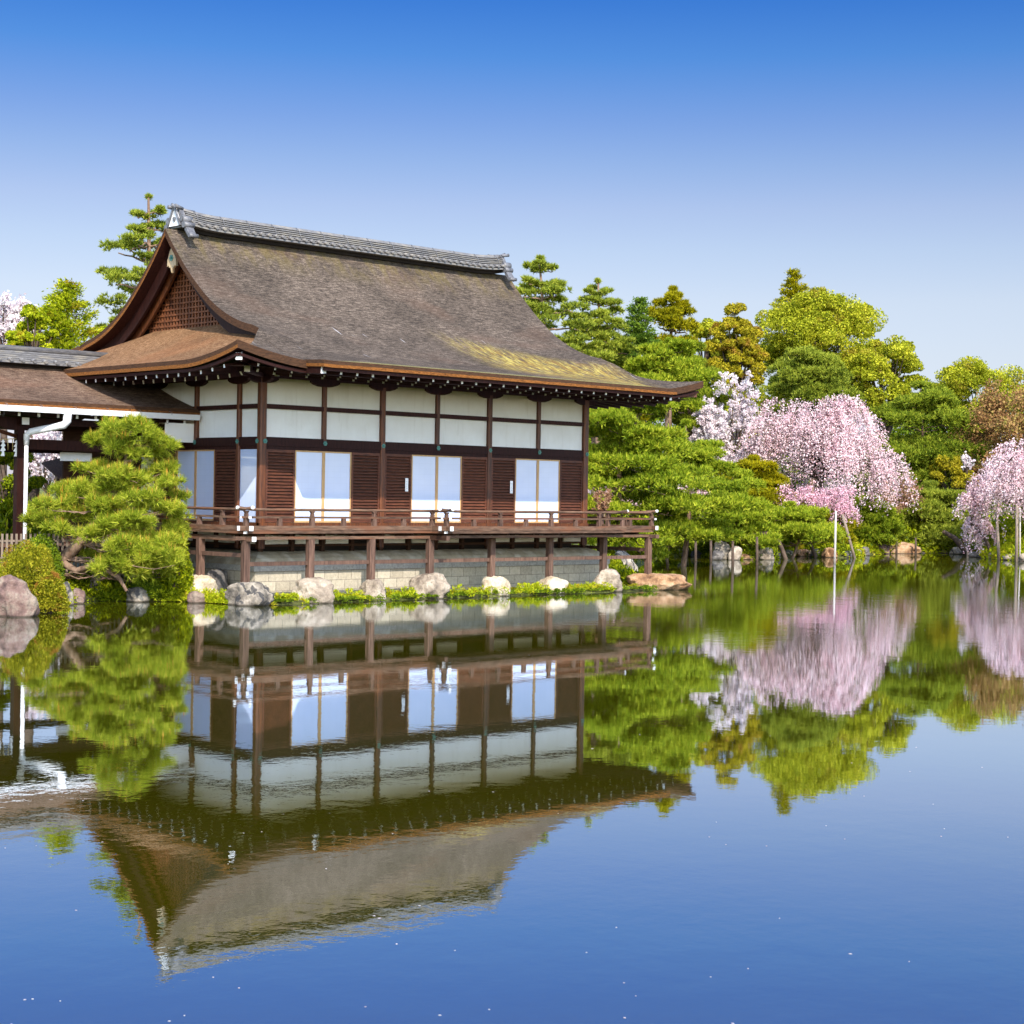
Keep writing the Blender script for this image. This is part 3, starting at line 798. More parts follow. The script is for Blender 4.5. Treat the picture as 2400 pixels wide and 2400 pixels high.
for yv, lo in ((0.985, 1.3), (2.955, 4.1), (3.94, 1.3), (4.925, 4.1), (6.895, 1.3), (LY, 1.3)):
    post(0, yv, lo, 5.6 if lo > 2 or yv != 3.94 else 4.0, 0.135)
for yv in (1.97, 3.94, 5.91, LY): post(LX, yv, 1.3, 5.6, 0.155)
mb = MB()
for nm, z, h in (('tie_beam', 4.93, 0.115), ('lintel_beam', 4.035, 0.225)):
    mb = MB()
    mb.box(-0.055, LX + 0.055, -0.055, 0.05, z - h / 2, z + h / 2); mb.build(nm, M_WOOD, HALL)
    mb = MB(); mb.box(-0.058, 0.05, 0.052, LY, z - h / 2, z + h / 2); mb.build(nm, M_WOOD, HALL)
    mb = MB(); mb.box(LX - 0.05, LX + 0.058, 0.052, LY, z - h / 2, z + h / 2); mb.build(nm, M_WOOD, HALL)
mb = MB(); mb.box(0.05, LX - 0.05, -0.02, 0.05, 3.83, 3.922); mb.build('door_head', M_WOOD, HALL)
mb = MB(); mb.box(-0.02, 0.05, 0.06, LY - 0.05, 3.83, 3.922); mb.build('door_head', M_WOOD, HALL)
mb = MB(); mb.box(-0.10, LX + 0.10, -0.115, 0.04, 1.86, 1.955); mb.build('sill', M_POST, HALL)
mb = MB(); mb.box(-0.112, 0.04, 0.042, LY, 1.858, 1.953); mb.build('sill', M_POST, HALL)
def nailcap(p, ax):
    mb = MB()
    def pt(a, b, c): return (p[0] + a, p[1] - c, p[2] + b) if ax == 1 else (p[0] - c, p[1] + a, p[2] + b)
    for k in range(6):
        t = math.pi * k / 3; mb.tube([pt(0.038 * math.cos(t), 0.038 * math.sin(t), 0.0), pt(0.038 * math.cos(t), 0.038 * math.sin(t), 0.02)], 0.026, 7)
    mb.tube([pt(0, 0, 0), pt(0, 0, 0.045)], [0.03, 0.015], 7)
    return mb.build('nail_cover', M_COPPER, HALL)
for k in range(7): nailcap((k * BAY + (0.03 if k == 0 else 0.0), -0.06 if 0 < k < 6 else -0.10, 4.035), 1)
for yv in (0.05, 0.985, 2.955, 4.925): nailcap((-0.062 if yv > 0.1 else -0.10, yv, 4.035), 0)

def louver(ax, a, b, lab=None):
    """sliding shutter of slanted slats between a and b along x (ax=1) or y (ax=0)"""
    mb = MB(); z0, z1 = 1.965, 3.83; f = 0.05
    def bx(p0, p1, q0, q1, zz0, zz1, m=0):
        if ax == 1: mb.box(p0, p1, q0, q1, zz0, zz1, m)
        else: mb.box(q0, q1, p0, p1, zz0, zz1, m)
    bx(a, a + f, -0.04, 0.015, z0, z1); bx(b - f, b, -0.04, 0.015, z0, z1)
    bx(a + f, b - f, -0.04, 0.015, z0, z0 + 0.06); bx(a + f, b - f, -0.04, 0.015, z1 - 0.07, z1)
    bx(a + f, b - f, 0.012, 0.02, z0 + 0.06, z1 - 0.07, 1)
    fr = mb.build('louver_shutter', [M_LOUV, M_DARK], HALL)
    mb = MB(); z = z0 + 0.085
    while z < z1 - 0.08:
        for (s0, s1) in ((a + f, b - f),):
            p = [(s0, -0.034, z - 0.024), (s1, -0.034, z - 0.024), (s1, 0.010, z + 0.022), (s0, 0.010, z + 0.022)]
            q = [(u_, v_, w_ + 0.020) for u_, v_, w_ in p]
            P8 = p + q
            if ax == 0: P8 = [(v_, u_, w_) for u_, v_, w_ in P8]; P8 = [P8[1], P8[0], P8[3], P8[2], P8[5], P8[4], P8[7], P8[6]]
            mb.hexa(P8)
        z += 0.083
    mb.build('slats', M_LOUV, fr)
    if lab: fr['label'] = lab
    return fr
def door(ax, a, b, z0=1.965):
    mb = MB(); f = 0.035; z1 = 3.83; mid = (a + b) / 2
    def bx(p0, p1, q0, q1, zz0, zz1, m=0):
        if ax == 1: mb.box(p0, p1, q0, q1, zz0, zz1, m)
        else: mb.box(q0, q1, p0, p1, zz0, zz1, m)
    bx(a, a + f, -0.03, 0.02, z0, z1); bx(b - f, b, -0.03, 0.02, z0, z1)
    bx(mid - 0.045, mid + 0.045, -0.033, 0.02, z0 + 0.045, z1 - f)
    bx(a + f, b - f, -0.03, 0.02, z1 - f, z1); bx(a + f, b - f, -0.03, 0.02, z0, z0 + 0.045)
    fr = mb.build('sliding_doors', M_PALEWOOD, HALL)
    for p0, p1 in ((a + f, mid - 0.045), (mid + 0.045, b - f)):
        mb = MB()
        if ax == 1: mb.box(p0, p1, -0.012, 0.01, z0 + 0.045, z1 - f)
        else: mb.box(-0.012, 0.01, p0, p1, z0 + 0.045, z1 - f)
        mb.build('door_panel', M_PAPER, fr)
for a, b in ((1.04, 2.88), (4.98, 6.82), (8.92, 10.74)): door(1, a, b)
for a, b in ((0.12, 1.03), (2.89, 3.85), (4.03, 4.97), (6.83, 7.79), (7.97, 8.91), (10.75, 11.71)): louver(1, a, b)
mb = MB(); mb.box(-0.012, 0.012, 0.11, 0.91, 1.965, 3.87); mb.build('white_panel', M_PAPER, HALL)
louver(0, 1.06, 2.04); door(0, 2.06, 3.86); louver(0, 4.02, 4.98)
# shutters on the east end
for a, b in ((0.1, 1.88), (2.06, 3.86), (4.02, 5.82), (6.0, 7.8)):
    mb = MB(); mb.box(LX - 0.01, LX + 0.02, a, b, 1.965, 3.87); mb.build('board_panel', M_LOUV, HALL)
# paper slips pasted on two shutters, with a column of small characters
for x in (4.795, 8.75):
    mb = MB(); mb.box(x - 0.052, x + 0.052, -0.052, -0.045, 2.82, 3.18)
    nt_ = mb.build('notice_slip', M_WHITE, HALL)
    mb = MB()
    INK = bpy.data.materials.get('ink') or simple('ink', (0.03, 0.10, 0.10), (0.05, 0.2, 0.2), 9, 0.8)
    for q, zz in enumerate((3.09, 3.045, 3.0, 2.955, 2.905, 2.86)):
        for dx0, dz0, dx1, dz1 in ((-0.012, 0.010, 0.012, 0.010), (-0.012, -0.002, 0.012, -0.002), (0, 0.014, 0, -0.014), (-0.010, -0.012, 0.010, -0.012))[q % 2:]:
            mb.beam((x + dx0, -0.0535, zz + dz0), (x + dx1, -0.0535, zz + dz1 + 0.0001), 0.003, 0.005)
    mb.build('characters', INK, nt_)

# ---- veranda
DZ = 1.80
mb = MB()
for k in range(9): mb.box(-1.40 + 0.0, LX + 1.40, -1.40 + k * 0.155, -1.40 + k * 0.155 + 0.148, DZ - 0.04, DZ)
dk = mb.build('veranda_deck', M_DECK, HALL)
mb = MB()
for k in range(9): mb.box(-1.40 + k * 0.155, -1.40 + k * 0.155 + 0.148, 0.0, 3.6, DZ - 0.04, DZ)
for k in range(9): mb.box(LX + k * 0.155, LX + k * 0.155 + 0.148, 0.0, LY + 1.0, DZ - 0.04, DZ)
mb.build('veranda_deck', M_DECK, HALL)
JX0, JX1, JY = 4.52, 11.35, -2.02
mb = MB()
for k in range(4): mb.box(JX0, JX1, JY + 0.02 + k * 0.152, JY + 0.02 + k * 0.152 + 0.146, DZ - 0.042, DZ - 0.002)
mb.build('veranda_deck', M_DECK, HALL)
def rim(name, pts, z0, z1, w_, mt=M_DECK):
    for a, b in zip(pts[:-1], pts[1:]):
        mb = MB(); mb.beam((a[0], a[1], (z0 + z1) / 2), (b[0], b[1], (z0 + z1) / 2), w_, z1 - z0); mb.build(name, mt, HALL)
E0 = -1.45
rimpts = [[(E0, 3.6), (E0, E0 - 0.05)], [(E0 - 0.0, E0), (JX0 + 0.05, E0)], [(JX0, E0 + 0.05), (JX0, JY - 0.05)], [(JX0, JY), (JX1, JY)], [(JX1, JY), (JX1, E0)], [(JX1, E0), (LX - E0, E0)], [(LX - E0, E0), (LX - E0, LY + 1)]]
def longb(name, z0, z1, w_, ext, mt, zo=0.0):
    """square beams round the deck edge, running past each corner and painted white on the end"""
    segs = [((E0, 3.6), (E0, E0 - ext), 1), ((E0 - ext, E0), (JX0, E0), 0), ((JX0, E0), (JX0, JY - ext), 1), ((JX0 - ext, JY), (JX1 + ext * 0.6, JY), 2), ((JX1, E0), (JX1, JY + 0.06), 3), ((JX1, E0), (LX - E0 + ext, E0), 1), ((LX - E0, LY + 1), (LX - E0, E0 - ext), 1)]
    for i, (a, b, wh) in enumerate(segs):
        zz = (z0 + z1) / 2 + (0.002 if i % 2 else 0)
        mb = MB(); mb.beam((a[0], a[1], zz), (b[0], b[1], zz), w_, z1 - z0, 0, 1 if wh in (0, 2) else None, 1 if wh in (1, 2) else None)
        mb.build(name, [mt, M_WHITE], HALL)
longb('base_rail', 1.795, 1.912, 0.12, 0.22, M_DECK)
longb('deck_edge', 1.722, 1.785, 0.17, 0.02, M_DECK)
longb('middle_rail', 2.095, 2.145, 0.085, 0.16, M_DECK)
# beams below the deck
mb = MB(); mb.beam((-1.75, -1.4, 1.612), (LX + 1.75, -1.4, 1.612), 0.12, 0.075, 0, None, None); mb.build('deck_beam', M_DECK, HALL)
mb = MB(); mb.beam((-1.4, 3.6, 1.595), (-1.4, -1.72, 1.595), 0.125, 0.115, 0, None, 1); mb.build('deck_beam', [M_DECK, M_WHITE], HALL)
mb = MB(); mb.beam((LX + 1.4, LY, 1.60), (LX + 1.4, -1.75, 1.60), 0.13, 0.11); mb.build('deck_beam', M_DPOST, HALL)
mb = MB(); mb.beam((JX0 - 0.02, -1.93, 1.635), (JX1 + 0.1, -1.93, 1.635), 0.09, 0.07); mb.build('deck_beam', M_DECK, HALL)
for x in np.arange(-1.0, LX + 1.3, 0.985):
    y1 = JY + 0.1 if JX0 < x < JX1 else -1.34
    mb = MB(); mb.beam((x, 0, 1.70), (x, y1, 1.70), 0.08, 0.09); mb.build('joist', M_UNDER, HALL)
mb = MB(); mb.beam((4.5, 0.2, 1.60), (4.5, -2.12, 1.60), 0.12, 0.12, 0, None, 1); mb.build('deck_beam', [M_UNDER, M_DPOST], HALL)
SP = [(-1.42, -1.40, .36), (0.53, -1.4, .38), (2.49, -1.4, .38), (4.5, -1.4, .50), (6.74, -1.4, .44), (9.0, -1.4, .38), (11.23, -1.4, .46), (13.2, -1.4, .30), (-1.42, 0.55, .42), (-1.42, 2.5, .3), (13.2, 0.57, .2), (13.2, 2.5, .2), (13.2, 4.5, .2), (13.2, 6.5, .2)]
for x, y, z in SP:
    mb = MB(); h = 0.088; c = 0.016
    ring = [(-h + c, -h), (h - c, -h), (h, -h + c), (h, h - c), (h - c, h), (-h + c, h), (-h, h - c), (-h, -h + c)]
    i = 0; mb.v = [(x + a, y + b, z - 0.15) for a, b in ring] + [(x + a, y + b, 1.57) for a, b in ring]
    for j in range(8): mb.f.append((j, (j + 1) % 8, 8 + (j + 1) % 8, 8 + j)); mb.m.append(0); mb.sm.append(False)
    mb.build('support_post', M_DPOST, HALL)
fx = [-1.42, 0.53, 2.49, 4.5, 6.74, 9.0, 11.23, 13.2]
for a, b in zip(fx[:-1], fx[1:]):
    mb = MB(); mb.box(a + 0.088, b - 0.088, -1.43, -1.37, 0.93, 1.03); mb.build('tie_rail', M_DPOST, HALL)
for a, b in ((-1.31, 0.46), (0.64, 2.41)):
    mb = MB(); mb.box(-1.45, -1.39, a, b, 1.14, 1.24); mb.build('tie_rail', M_DPOST, HALL)
for a, b in ((-1.31, 0.48), (0.66, 2.41), (2.59, 4.41)):
    mb = MB(); mb.box(13.17, 13.23, a, b, 1.14, 1.24); mb.build('tie_rail', M_DPOST, HALL)

# railing posts and round top rail
def strut(x, y):
    mb = MB()
    mb.hexa([(x - .062, y - .045, 1.895), (x + .062, y - .045, 1.895), (x + .062, y + .045, 1.895), (x - .062, y + .045, 1.895), (x - .05, y - .04, 2.095), (x + .05, y - .04, 2.095), (x + .05, y + .04, 2.095), (x - .05, y + .04, 2.095)])
    return mb.build('rail_strut', M_DPOST, HALL)
def rpost(x, y):
    mb = MB()
    mb.box(x - .058, x + .058, y - .05, y + .05, 1.895, 2.097); mb.box(x - .042, x + .042, y - .04, y + .04, 2.143, 2.215)
    mb.hexa([(x - .03, y - .03, 2.215), (x + .03, y - .03, 2.215), (x + .03, y + .03, 2.215), (x - .03, y + .03, 2.215), (x - .06, y - .045, 2.27), (x + .06, y - .045, 2.27), (x + .06, y + .045, 2.27), (x - .06, y + .045, 2.27)])
    mb.box(x - .07, x + .07, y - .03, y + .03, 2.271, 2.285)
    return mb.build('rail_post', M_DPOST, HALL)
def along(a, b, ax, c, n):
    for i in range(n + 1):
        t = a + (b - a) * i / n; p = (t, c) if ax == 0 else (c, t)
        yield i, p
done = set()
for a, b, ax, c, n in ((E0, JX0, 0, E0, 6), (3.6, E0, 1, E0, 5), (JX0, JX1, 0, JY, 7), (JX1, LX - E0, 0, E0, 2), (E0, LY + 1, 1, LX - E0, 10)):
    for i, p in along(a, b, ax, c, n * 2):
        if (round(p[0], 1), round(p[1], 1)) in done: continue
        done.add((round(p[0], 1), round(p[1], 1)))
        (rpost if i % 4 == 0 else strut)(*p) if i % 2 == 0 else None
def toprail(pts, up0=0, up1=0):
    P = []
    pts = [np.array(p, float) for p in pts]; L = np.linalg.norm(pts[1] - pts[0])
    for t in np.linspace(0, 1, 14):
        p = pts[0] * (1 - t) + pts[1] * t; z = 2.31
        if up0: z += 0.05 * max(0, 1 - t * L / 0.5) ** 2
        if up1: z += 0.05 * max(0, 1 - (1 - t) * L / 0.5) ** 2
        P.append((p[0], p[1], z))
    mb = MB(); mb.tube(P, 0.036, 10); o = mb.build('top_rail', M_DECK, HALL)
    for e, f, fl in ((P[0], P[1], up0), (P[-1], P[-2], up1)):
        if fl:
            e = np.array(e); d = unit(e - np.array(f)); mb = MB(); mb.tube([e - d * 0.03, e + d * 0.02], 0.041, 10); mb.build('end_cap', M_WHITE, o)
toprail([(E0, 3.6), (E0, E0 - 0.26)], 0, 1); toprail([(E0 - 0.26, E0), (JX0 + 0.02, E0)], 1, 0)
toprail([(JX0, E0), (JX0, JY - 0.24)], 0, 1); toprail([(JX0 - 0.24, JY), (JX1 + 0.22, JY)], 1, 1)
toprail([(JX1, E0 + 0.02), (JX1, JY)], 0, 0); toprail([(JX1, E0), (LX - E0 + 0.24, E0)], 0, 1); toprail([(LX - E0, LY + 1), (LX - E0, E0 - 0.2)], 0, 1)

# ---- underfloor and stone podium
mb = MB(); mb.box(-0.55, LX + 0.55, -0.55, LY + 0.5, -0.4, 0.745); pod = mb.build('stone_podium', M_STONE, HALL)
mb = MB()
xx = -0.58
edges = [(-0.58, 1.02), (1.025, 2.9), (2.905, 4.2), (4.205, 6.6), (6.605, 8.3), (8.305, 10.4), (10.405, LX + 0.58)]
for a, b in edges: mb.box(a, b, -0.58, -0.05, 0.75, 0.89)
for a, b in ((-0.045, 1.6), (1.605, 3.4), (3.405, 5.6), (5.605, LY + .5)):
    mb.box(-0.58, -0.05, a, b, 0.75, 0.89); mb.box(LX + 0.05, LX + 0.58, a, b, 0.75, 0.89)
M_LEDGE = simple('grey_ledge_stone', (0.25, 0.24, 0.22), (0.50, 0.48, 0.44), 16, 0.9, 0.01)
mb.build('stone_ledge', M_LEDGE, pod)
mb = MB(); sec = [(0.53, 0.89), (0.50, 0.96), (0.42, 1.06), (0.28, 1.15), (0.10, 1.215), (-0.2, 1.225)]
R0 = [[(-o, -o, z), (LX + o, -o, z), (LX + o, LY + o, z), (-o, LY + o, z)] for o, z in sec]
for a, b in zip(R0[:-1], R0[1:]):
    for k in range(4): mb.quad([a[k], a[(k + 1) % 4], b[(k + 1) % 4], b[k]])
mb.build('plaster_mound', M_KAME, pod)
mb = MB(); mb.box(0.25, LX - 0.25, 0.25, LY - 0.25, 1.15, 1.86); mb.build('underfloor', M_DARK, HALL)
for k in range(12):
    if k in (3, 7): continue
    mb = MB(); a = k * 0.985 + 0.12; mb.box(a, a + 0.985 - 0.24, -0.01, 0.03, 1.41, 1.70); mb.build('underfloor_panel', M_PLAST, HALL)
for k in range(4): mb = MB(); a = k * 0.985 + 0.12; mb.box(-0.01, 0.03, a, a + 0.745, 1.41, 1.70); mb.build('underfloor_panel', M_PLAST, HALL)
mb = MB()
for k in range(13): mb.box(k * 0.985 - 0.05, k * 0.985 + 0.05, -0.05, 0.05, 1.2, 1.86)
for k in range(1, 9): mb.box(-0.05, 0.05, k * 0.985 - 0.05, k * 0.985 + 0.05, 1.26, 1.86)
mb.box(0.05, LX, -0.03, 0.04, 1.345, 1.408); mb.box(-0.03, 0.04, 0.05, LY, 1.345, 1.408)
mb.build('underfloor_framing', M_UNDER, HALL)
# ------------------------------------------------------------------ covered walkway running west from the hall
WY0, WR = 2.94, 5.9
WALK = empty('covered_walkway', (-8, WR, 0), 'low roofed walkway with white gutter joining the end of the hall', 'walkway')
def wz(y):
    d = y - WY0; t = d / (WR - WY0)
    return 4.93 + 0.90 * (0.85 * t + 0.15 * t ** 3) + 0.28 * t ** 2 * 0.7
mb = MB(); 
for mir in (0, 1):
    G = []
    for y in np.linspace(WY0 - 0.12, WR, 16):
        G.append([(x, (2 * WR - y) if mir else y, wz(max(y, WY0 - 0.12))) for x in (np.linspace(-26, 0.0, 28) if not mir else np.linspace(0.0, -26, 28))])
    slab(mb, G, 0.16)
wroof = mb.build('roof', [M_THATCH3, M_WOOD, M_EDGE, M_VEDGE], WALK)
zr = wz(WR)
mb = MB()
for hw, z0, z1 in ((0.46, -0.02, 0.03), (0.36, 0.045, 0.09), (0.33, 0.10, 0.145), (0.30, 0.155, 0.20), (0.27, 0.21, 0.255), (0.24, 0.265, 0.31)):
    mb.box(-26, -0.9, WR - hw, WR + hw, zr + z0, zr + z1)
mb.box(-26, -0.9, WR - 0.2, WR + 0.2, zr - 0.1, zr + 0.33, 1)
mb.tube([(-26, WR, zr + 0.36), (-0.9, WR, zr + 0.36)], 0.11, 10)
x = -14
while x < -1.2:
    for s in (-1, 1): mb.tube([(x, WR + s * 0.28, zr + 0.09), (x, WR + s * 0.52, zr + 0.05)], 0.05, 10)
    x += 0.33
mb.build('ridge_tiles', [M_TILE, M_DARK], wroof)
mb = MB(); mb.quad([(-26, 2.86, 4.755), (-0.06, 2.86, 4.755), (-0.06, 2.86, 4.885), (-26, 2.86, 4.885)]); mb.box(-26, -0.06, 2.9, 2.98, 4.74, 4.80)
mb.build('fascia', M_EDGE, WALK)
# gutter: open half pipe with a downspout
mb = MB()
gy_, gz_ = 2.78, 4.73
mb.hexa([(-26, gy_ - .06, gz_ - .12), (-.07, gy_ - .06, gz_ - .12), (-.07, gy_ + .07, gz_ - .12), (-26, gy_ + .07, gz_ - .12), (-26, gy_ - .078, gz_), (-.07, gy_ - .078, gz_), (-.07, gy_ + .08, gz_), (-26, gy_ + .08, gz_)])
mb.box(-26, -0.07, gy_ - 0.083, gy_ - 0.073, gz_ - 0.01, gz_ + 0.02); mb.box(-0.075, -0.065, gy_ - 0.075, gy_ + 0.075, gz_ - 0.085, gz_ + 0.01)
M_GUT = simple('white_gutter_metal', (0.74, 0.75, 0.78), (0.82, 0.83, 0.85), 1.4, 0.35, 0, (1, 1, 1), 0.5)
gut = mb.build('gutter', M_GUT, WALK)
mb = MB(); x = -0.95
while x > -12: 
    mb.tube([(x, gy_ - 0.09, gz_ - 0.02), (x, gy_ - 0.095, gz_ + 0.05), (x, gy_ + 0.1, gz_ + 0.09)], 0.006, 5); mb.tube([(x, gy_ + 0.05, gz_ - 0.05), (x, gy_ + 0.09, gz_ - 0.25), (x, gy_ + 0.2, gz_ - 0.2)], 0.006, 5)
    x -= 0.93
mb.build('gutter_hooks', M_ORN, gut)
mb = MB()
mb.hexa([(-4.05, gy_ - .085, gz_ - .05), (-3.82, gy_ - .085, gz_ - .05), (-3.82, gy_ + .08, gz_ - .05), (-4.05, gy_ + .08, gz_ - .05), (-4.07, gy_ - .09, gz_ - .02), (-3.80, gy_ - .09, gz_ - .02), (-3.80, gy_ + .085, gz_ - .02), (-4.07, gy_ + .085, gz_ - .02)])
mb.tube([(-3.93, gy_, gz_ - .04), (-3.93, gy_ + .01, gz_ - .30), (-3.99, gy_ + .06, gz_ - .40), (-4.14, gy_ + .22, gz_ - .45), (-4.60, gy_ + .62, gz_ - .58), (-4.66, gy_ + .70, gz_ - .66), (-4.66, gy_ + .71, gz_ - .92)], [.11, .105, .10, .09, .085, .08, .062], 12)
mb.tube([(-4.66, gy_ + .71, gz_ - .92), (-4.67, gy_ + .71, 0.2)], 0.05, 12)
mb.build('downspout', M_GUT, gut)
# posts, beams, brackets, rafters
for i, x in enumerate((-4.62, -8.2, -12.1, -16)):
    for y in (3.94, LY):
        mb = MB(); mb.box(x - 0.095, x + 0.095, y - 0.095, y + 0.095, 0.2, 4.35); mb.build('post', M_WOOD, WALK)
for y in (3.94, LY):
    mb = MB(); mb.box(-26, -0.1, y - 0.07, y + 0.07, 4.35, 4.52); mb.build('wall_plate', M_WOOD, WALK)
    mb = MB(); mb.box(-4.5, -0.1, y - 0.05, y + 0.05, 3.72, 3.98); mb.build('cross_beam', M_WOOD, WALK)
x = -12.5; 
while x < -0.25:
    mb = MB(); mb.beam((x, 4.1, 4.62), (x, 3.08, 4.56), 0.07, 0.09, 0, None, 1); mb.build('rafter', [M_WOOD, M_WHITE], WALK)
    mb = MB(); mb.beam((x + 0.02, 3.6, 4.68), (x + 0.02, 2.98, 4.655), 0.06, 0.06, 0, None, 1); mb.build('flying_rafter', [M_WOOD, M_WHITE], WALK)
    x += 0.53
for x in (-4.62, -8.2):
    mb = MB(); mb.poly([(x + a * 1.3, 4.35 + b * 1.1) for a, b in BO][::-1], 1, 3.86, 4.02); mb.build('bracket', M_WOOD, WALK)
    mb = MB(); mb.beam((x, 4.2, 4.42), (x, 3.62, 4.42), 0.2, 0.18, 0, None, 1); mb.build('beam_end', [M_WOOD, M_WHITE], WALK)
for x in (-6.4, -10.1):
    P = [(x - 1.78, 3.94, 4.02), (x - 1.0, 3.94, 4.22), (x, 3.94, 4.30), (x + 1.0, 3.94, 4.22), (x + 1.78, 3.94, 4.02)]
    mb = MB(); mb.tube(P, 0.05, 7); mb.build('rainbow_beam', M_POST, WALK)
mb = MB(); mb.box(-26, -0.1, 3.75, 8.1, 1.15, 1.27); mb.build('floor', M_DECK, WALK)
mb = MB(); mb.box(-26, -0.1, 3.70, 3.745, 0.98, 1.26); mb.build('floor_edge', M_WOOD, WALK)
# back wall of the near half, white board set in it
sw = hit(150, 1100, 1, 5.6)[0]; mb = MB(); mb.box(sw, -0.06, 5.6, 5.68, 1.27, 4.5); mb.build('screen_wall', M_UNDER, WALK)
w0 = hit(142, 1060, 1, 4.3); w1 = hit(215, 1082, 1, 4.3); mb = MB(); mb.box(w0[0], w1[0], 4.30, 4.33, w1[2], w0[2]); mb.build('white_board', M_WHITE, WALK)
mb = MB(); mb.box(-0.95, -0.06, 3.0, 3.03, 4.02, 4.52); mb.build('plaster_panel', M_PLAST, WALK)
# sacred rope between the first two posts with folded paper streamers
RO = MB(); P = [(-4.72 - t * 3.4, 3.9, 3.98 - 0.10 * math.sin(math.pi * t)) for t in np.linspace(0, 1, 12)]
RO.tube(P, 0.012, 6)
for t in np.linspace(0.03, 0.97, 26):
    x = -4.72 - t * 3.4; z = 3.98 - 0.10 * math.sin(math.pi * t); L = 0.28 + 0.14 * ((int(t * 100) * 7) % 3)
    RO.tube([(x, 3.9, z), (x + 0.005, 3.9, z - L)], [0.011, 0.007], 5)
M_STRAW = simple('straw', (0.42, 0.30, 0.10), (0.62, 0.48, 0.22), 8, 0.9)
rope = RO.build('straw_rope', M_STRAW); tag(rope, 'thin straw rope with hanging tassels strung under the walkway roof', 'rope')
shp = [(0, 0), (-.05, -.07), (-.01, -.09), (-.07, -.17), (-.015, -.19), (-.08, -.29), (-.02, -.31), (-.06, -.42), (.05, -.42), (.03, -.30), (.075, -.27), (.03, -.19), (.07, -.16), (.03, -.09), (.05, -.06)]
for i, (u, lab) in enumerate(((38, 'white folded paper streamer hanging nearest the walkway post'), (7, 'white folded paper streamer hanging second from the walkway post'))):
    p = hit(u, 1022, 1, 3.88)
    mb = MB(); mb.poly([(p[0] + a, 3.95 + b) for a, b in shp], 1, 3.874, 3.880)
    tag(mb.build('paper_streamer', M_WHITE), lab, 'paper streamer', 'paper streamers on the straw rope')

# picket fence below the walkway
FEN = empty('picket_fence', (-5, 2.9, 0.2), 'low weathered picket fence behind the round clipped shrubs', 'fence')
f0 = hit(-70, 1300, 1, 2.6); f1 = hit(365, 1300, 1, 2.75)
x = f0[0]; zb = 1.62
mb = MB(); mb.box(f0[0], f1[0], 2.72, 2.75, zb - 0.20, zb - 0.15); mb.box(f0[0], f1[0], 2.72, 2.75, zb - 0.62, zb - 0.57); mb.build('fence_rail', M_POLE, FEN)
while x < f1[0]:
    mb = MB(); h = zb + (0.05 if int(round((x - f0[0]) / 0.105)) % 9 == 0 else 0)
    mb.box(x - 0.026, x + 0.026, 2.695, 2.719, 0.5, h); mb.build('picket', M_POLE, FEN); x += 0.125
# little board roof of a water basin behind the walkway
BA = empty('basin_shelter', (-2.6, 8.8, 0.3), 'small shelter with overlapping board roof seen under the walkway', 'shelter')
bp = hit(125, 1105, 1, 9.5); bq = hit(235, 1080, 1, 9.5)
mb = MB()
for k in range(6):
    a = np.array(bp) + (np.array(bq) - np.array(bp)) * (k / 6); b = np.array(bp) + (np.array(bq) - np.array(bp)) * ((k + 1.25) / 6)
    mb.hexa([(a[0], 9.0, a[2] - .30), (b[0], 9.0, b[2] - .30), (b[0], 10.2, b[2] + .22), (a[0], 10.2, a[2] + .22), (a[0], 9.0, a[2] - .26 + k * .01), (b[0], 9.0, b[2] - .26 + .03), (b[0], 10.2, b[2] + .28), (a[0], 10.2, a[2] + .26)])
mb.build('board_roof', M_DPOST, BA)
for xx in (bp[0] + 0.2, bq[0] - 0.1):
    mb = MB(); mb.box(xx - .06, xx + .06, 9.55, 9.67, 0.1, bp[2] - 0.05); mb.build('post', M_POLE, BA)
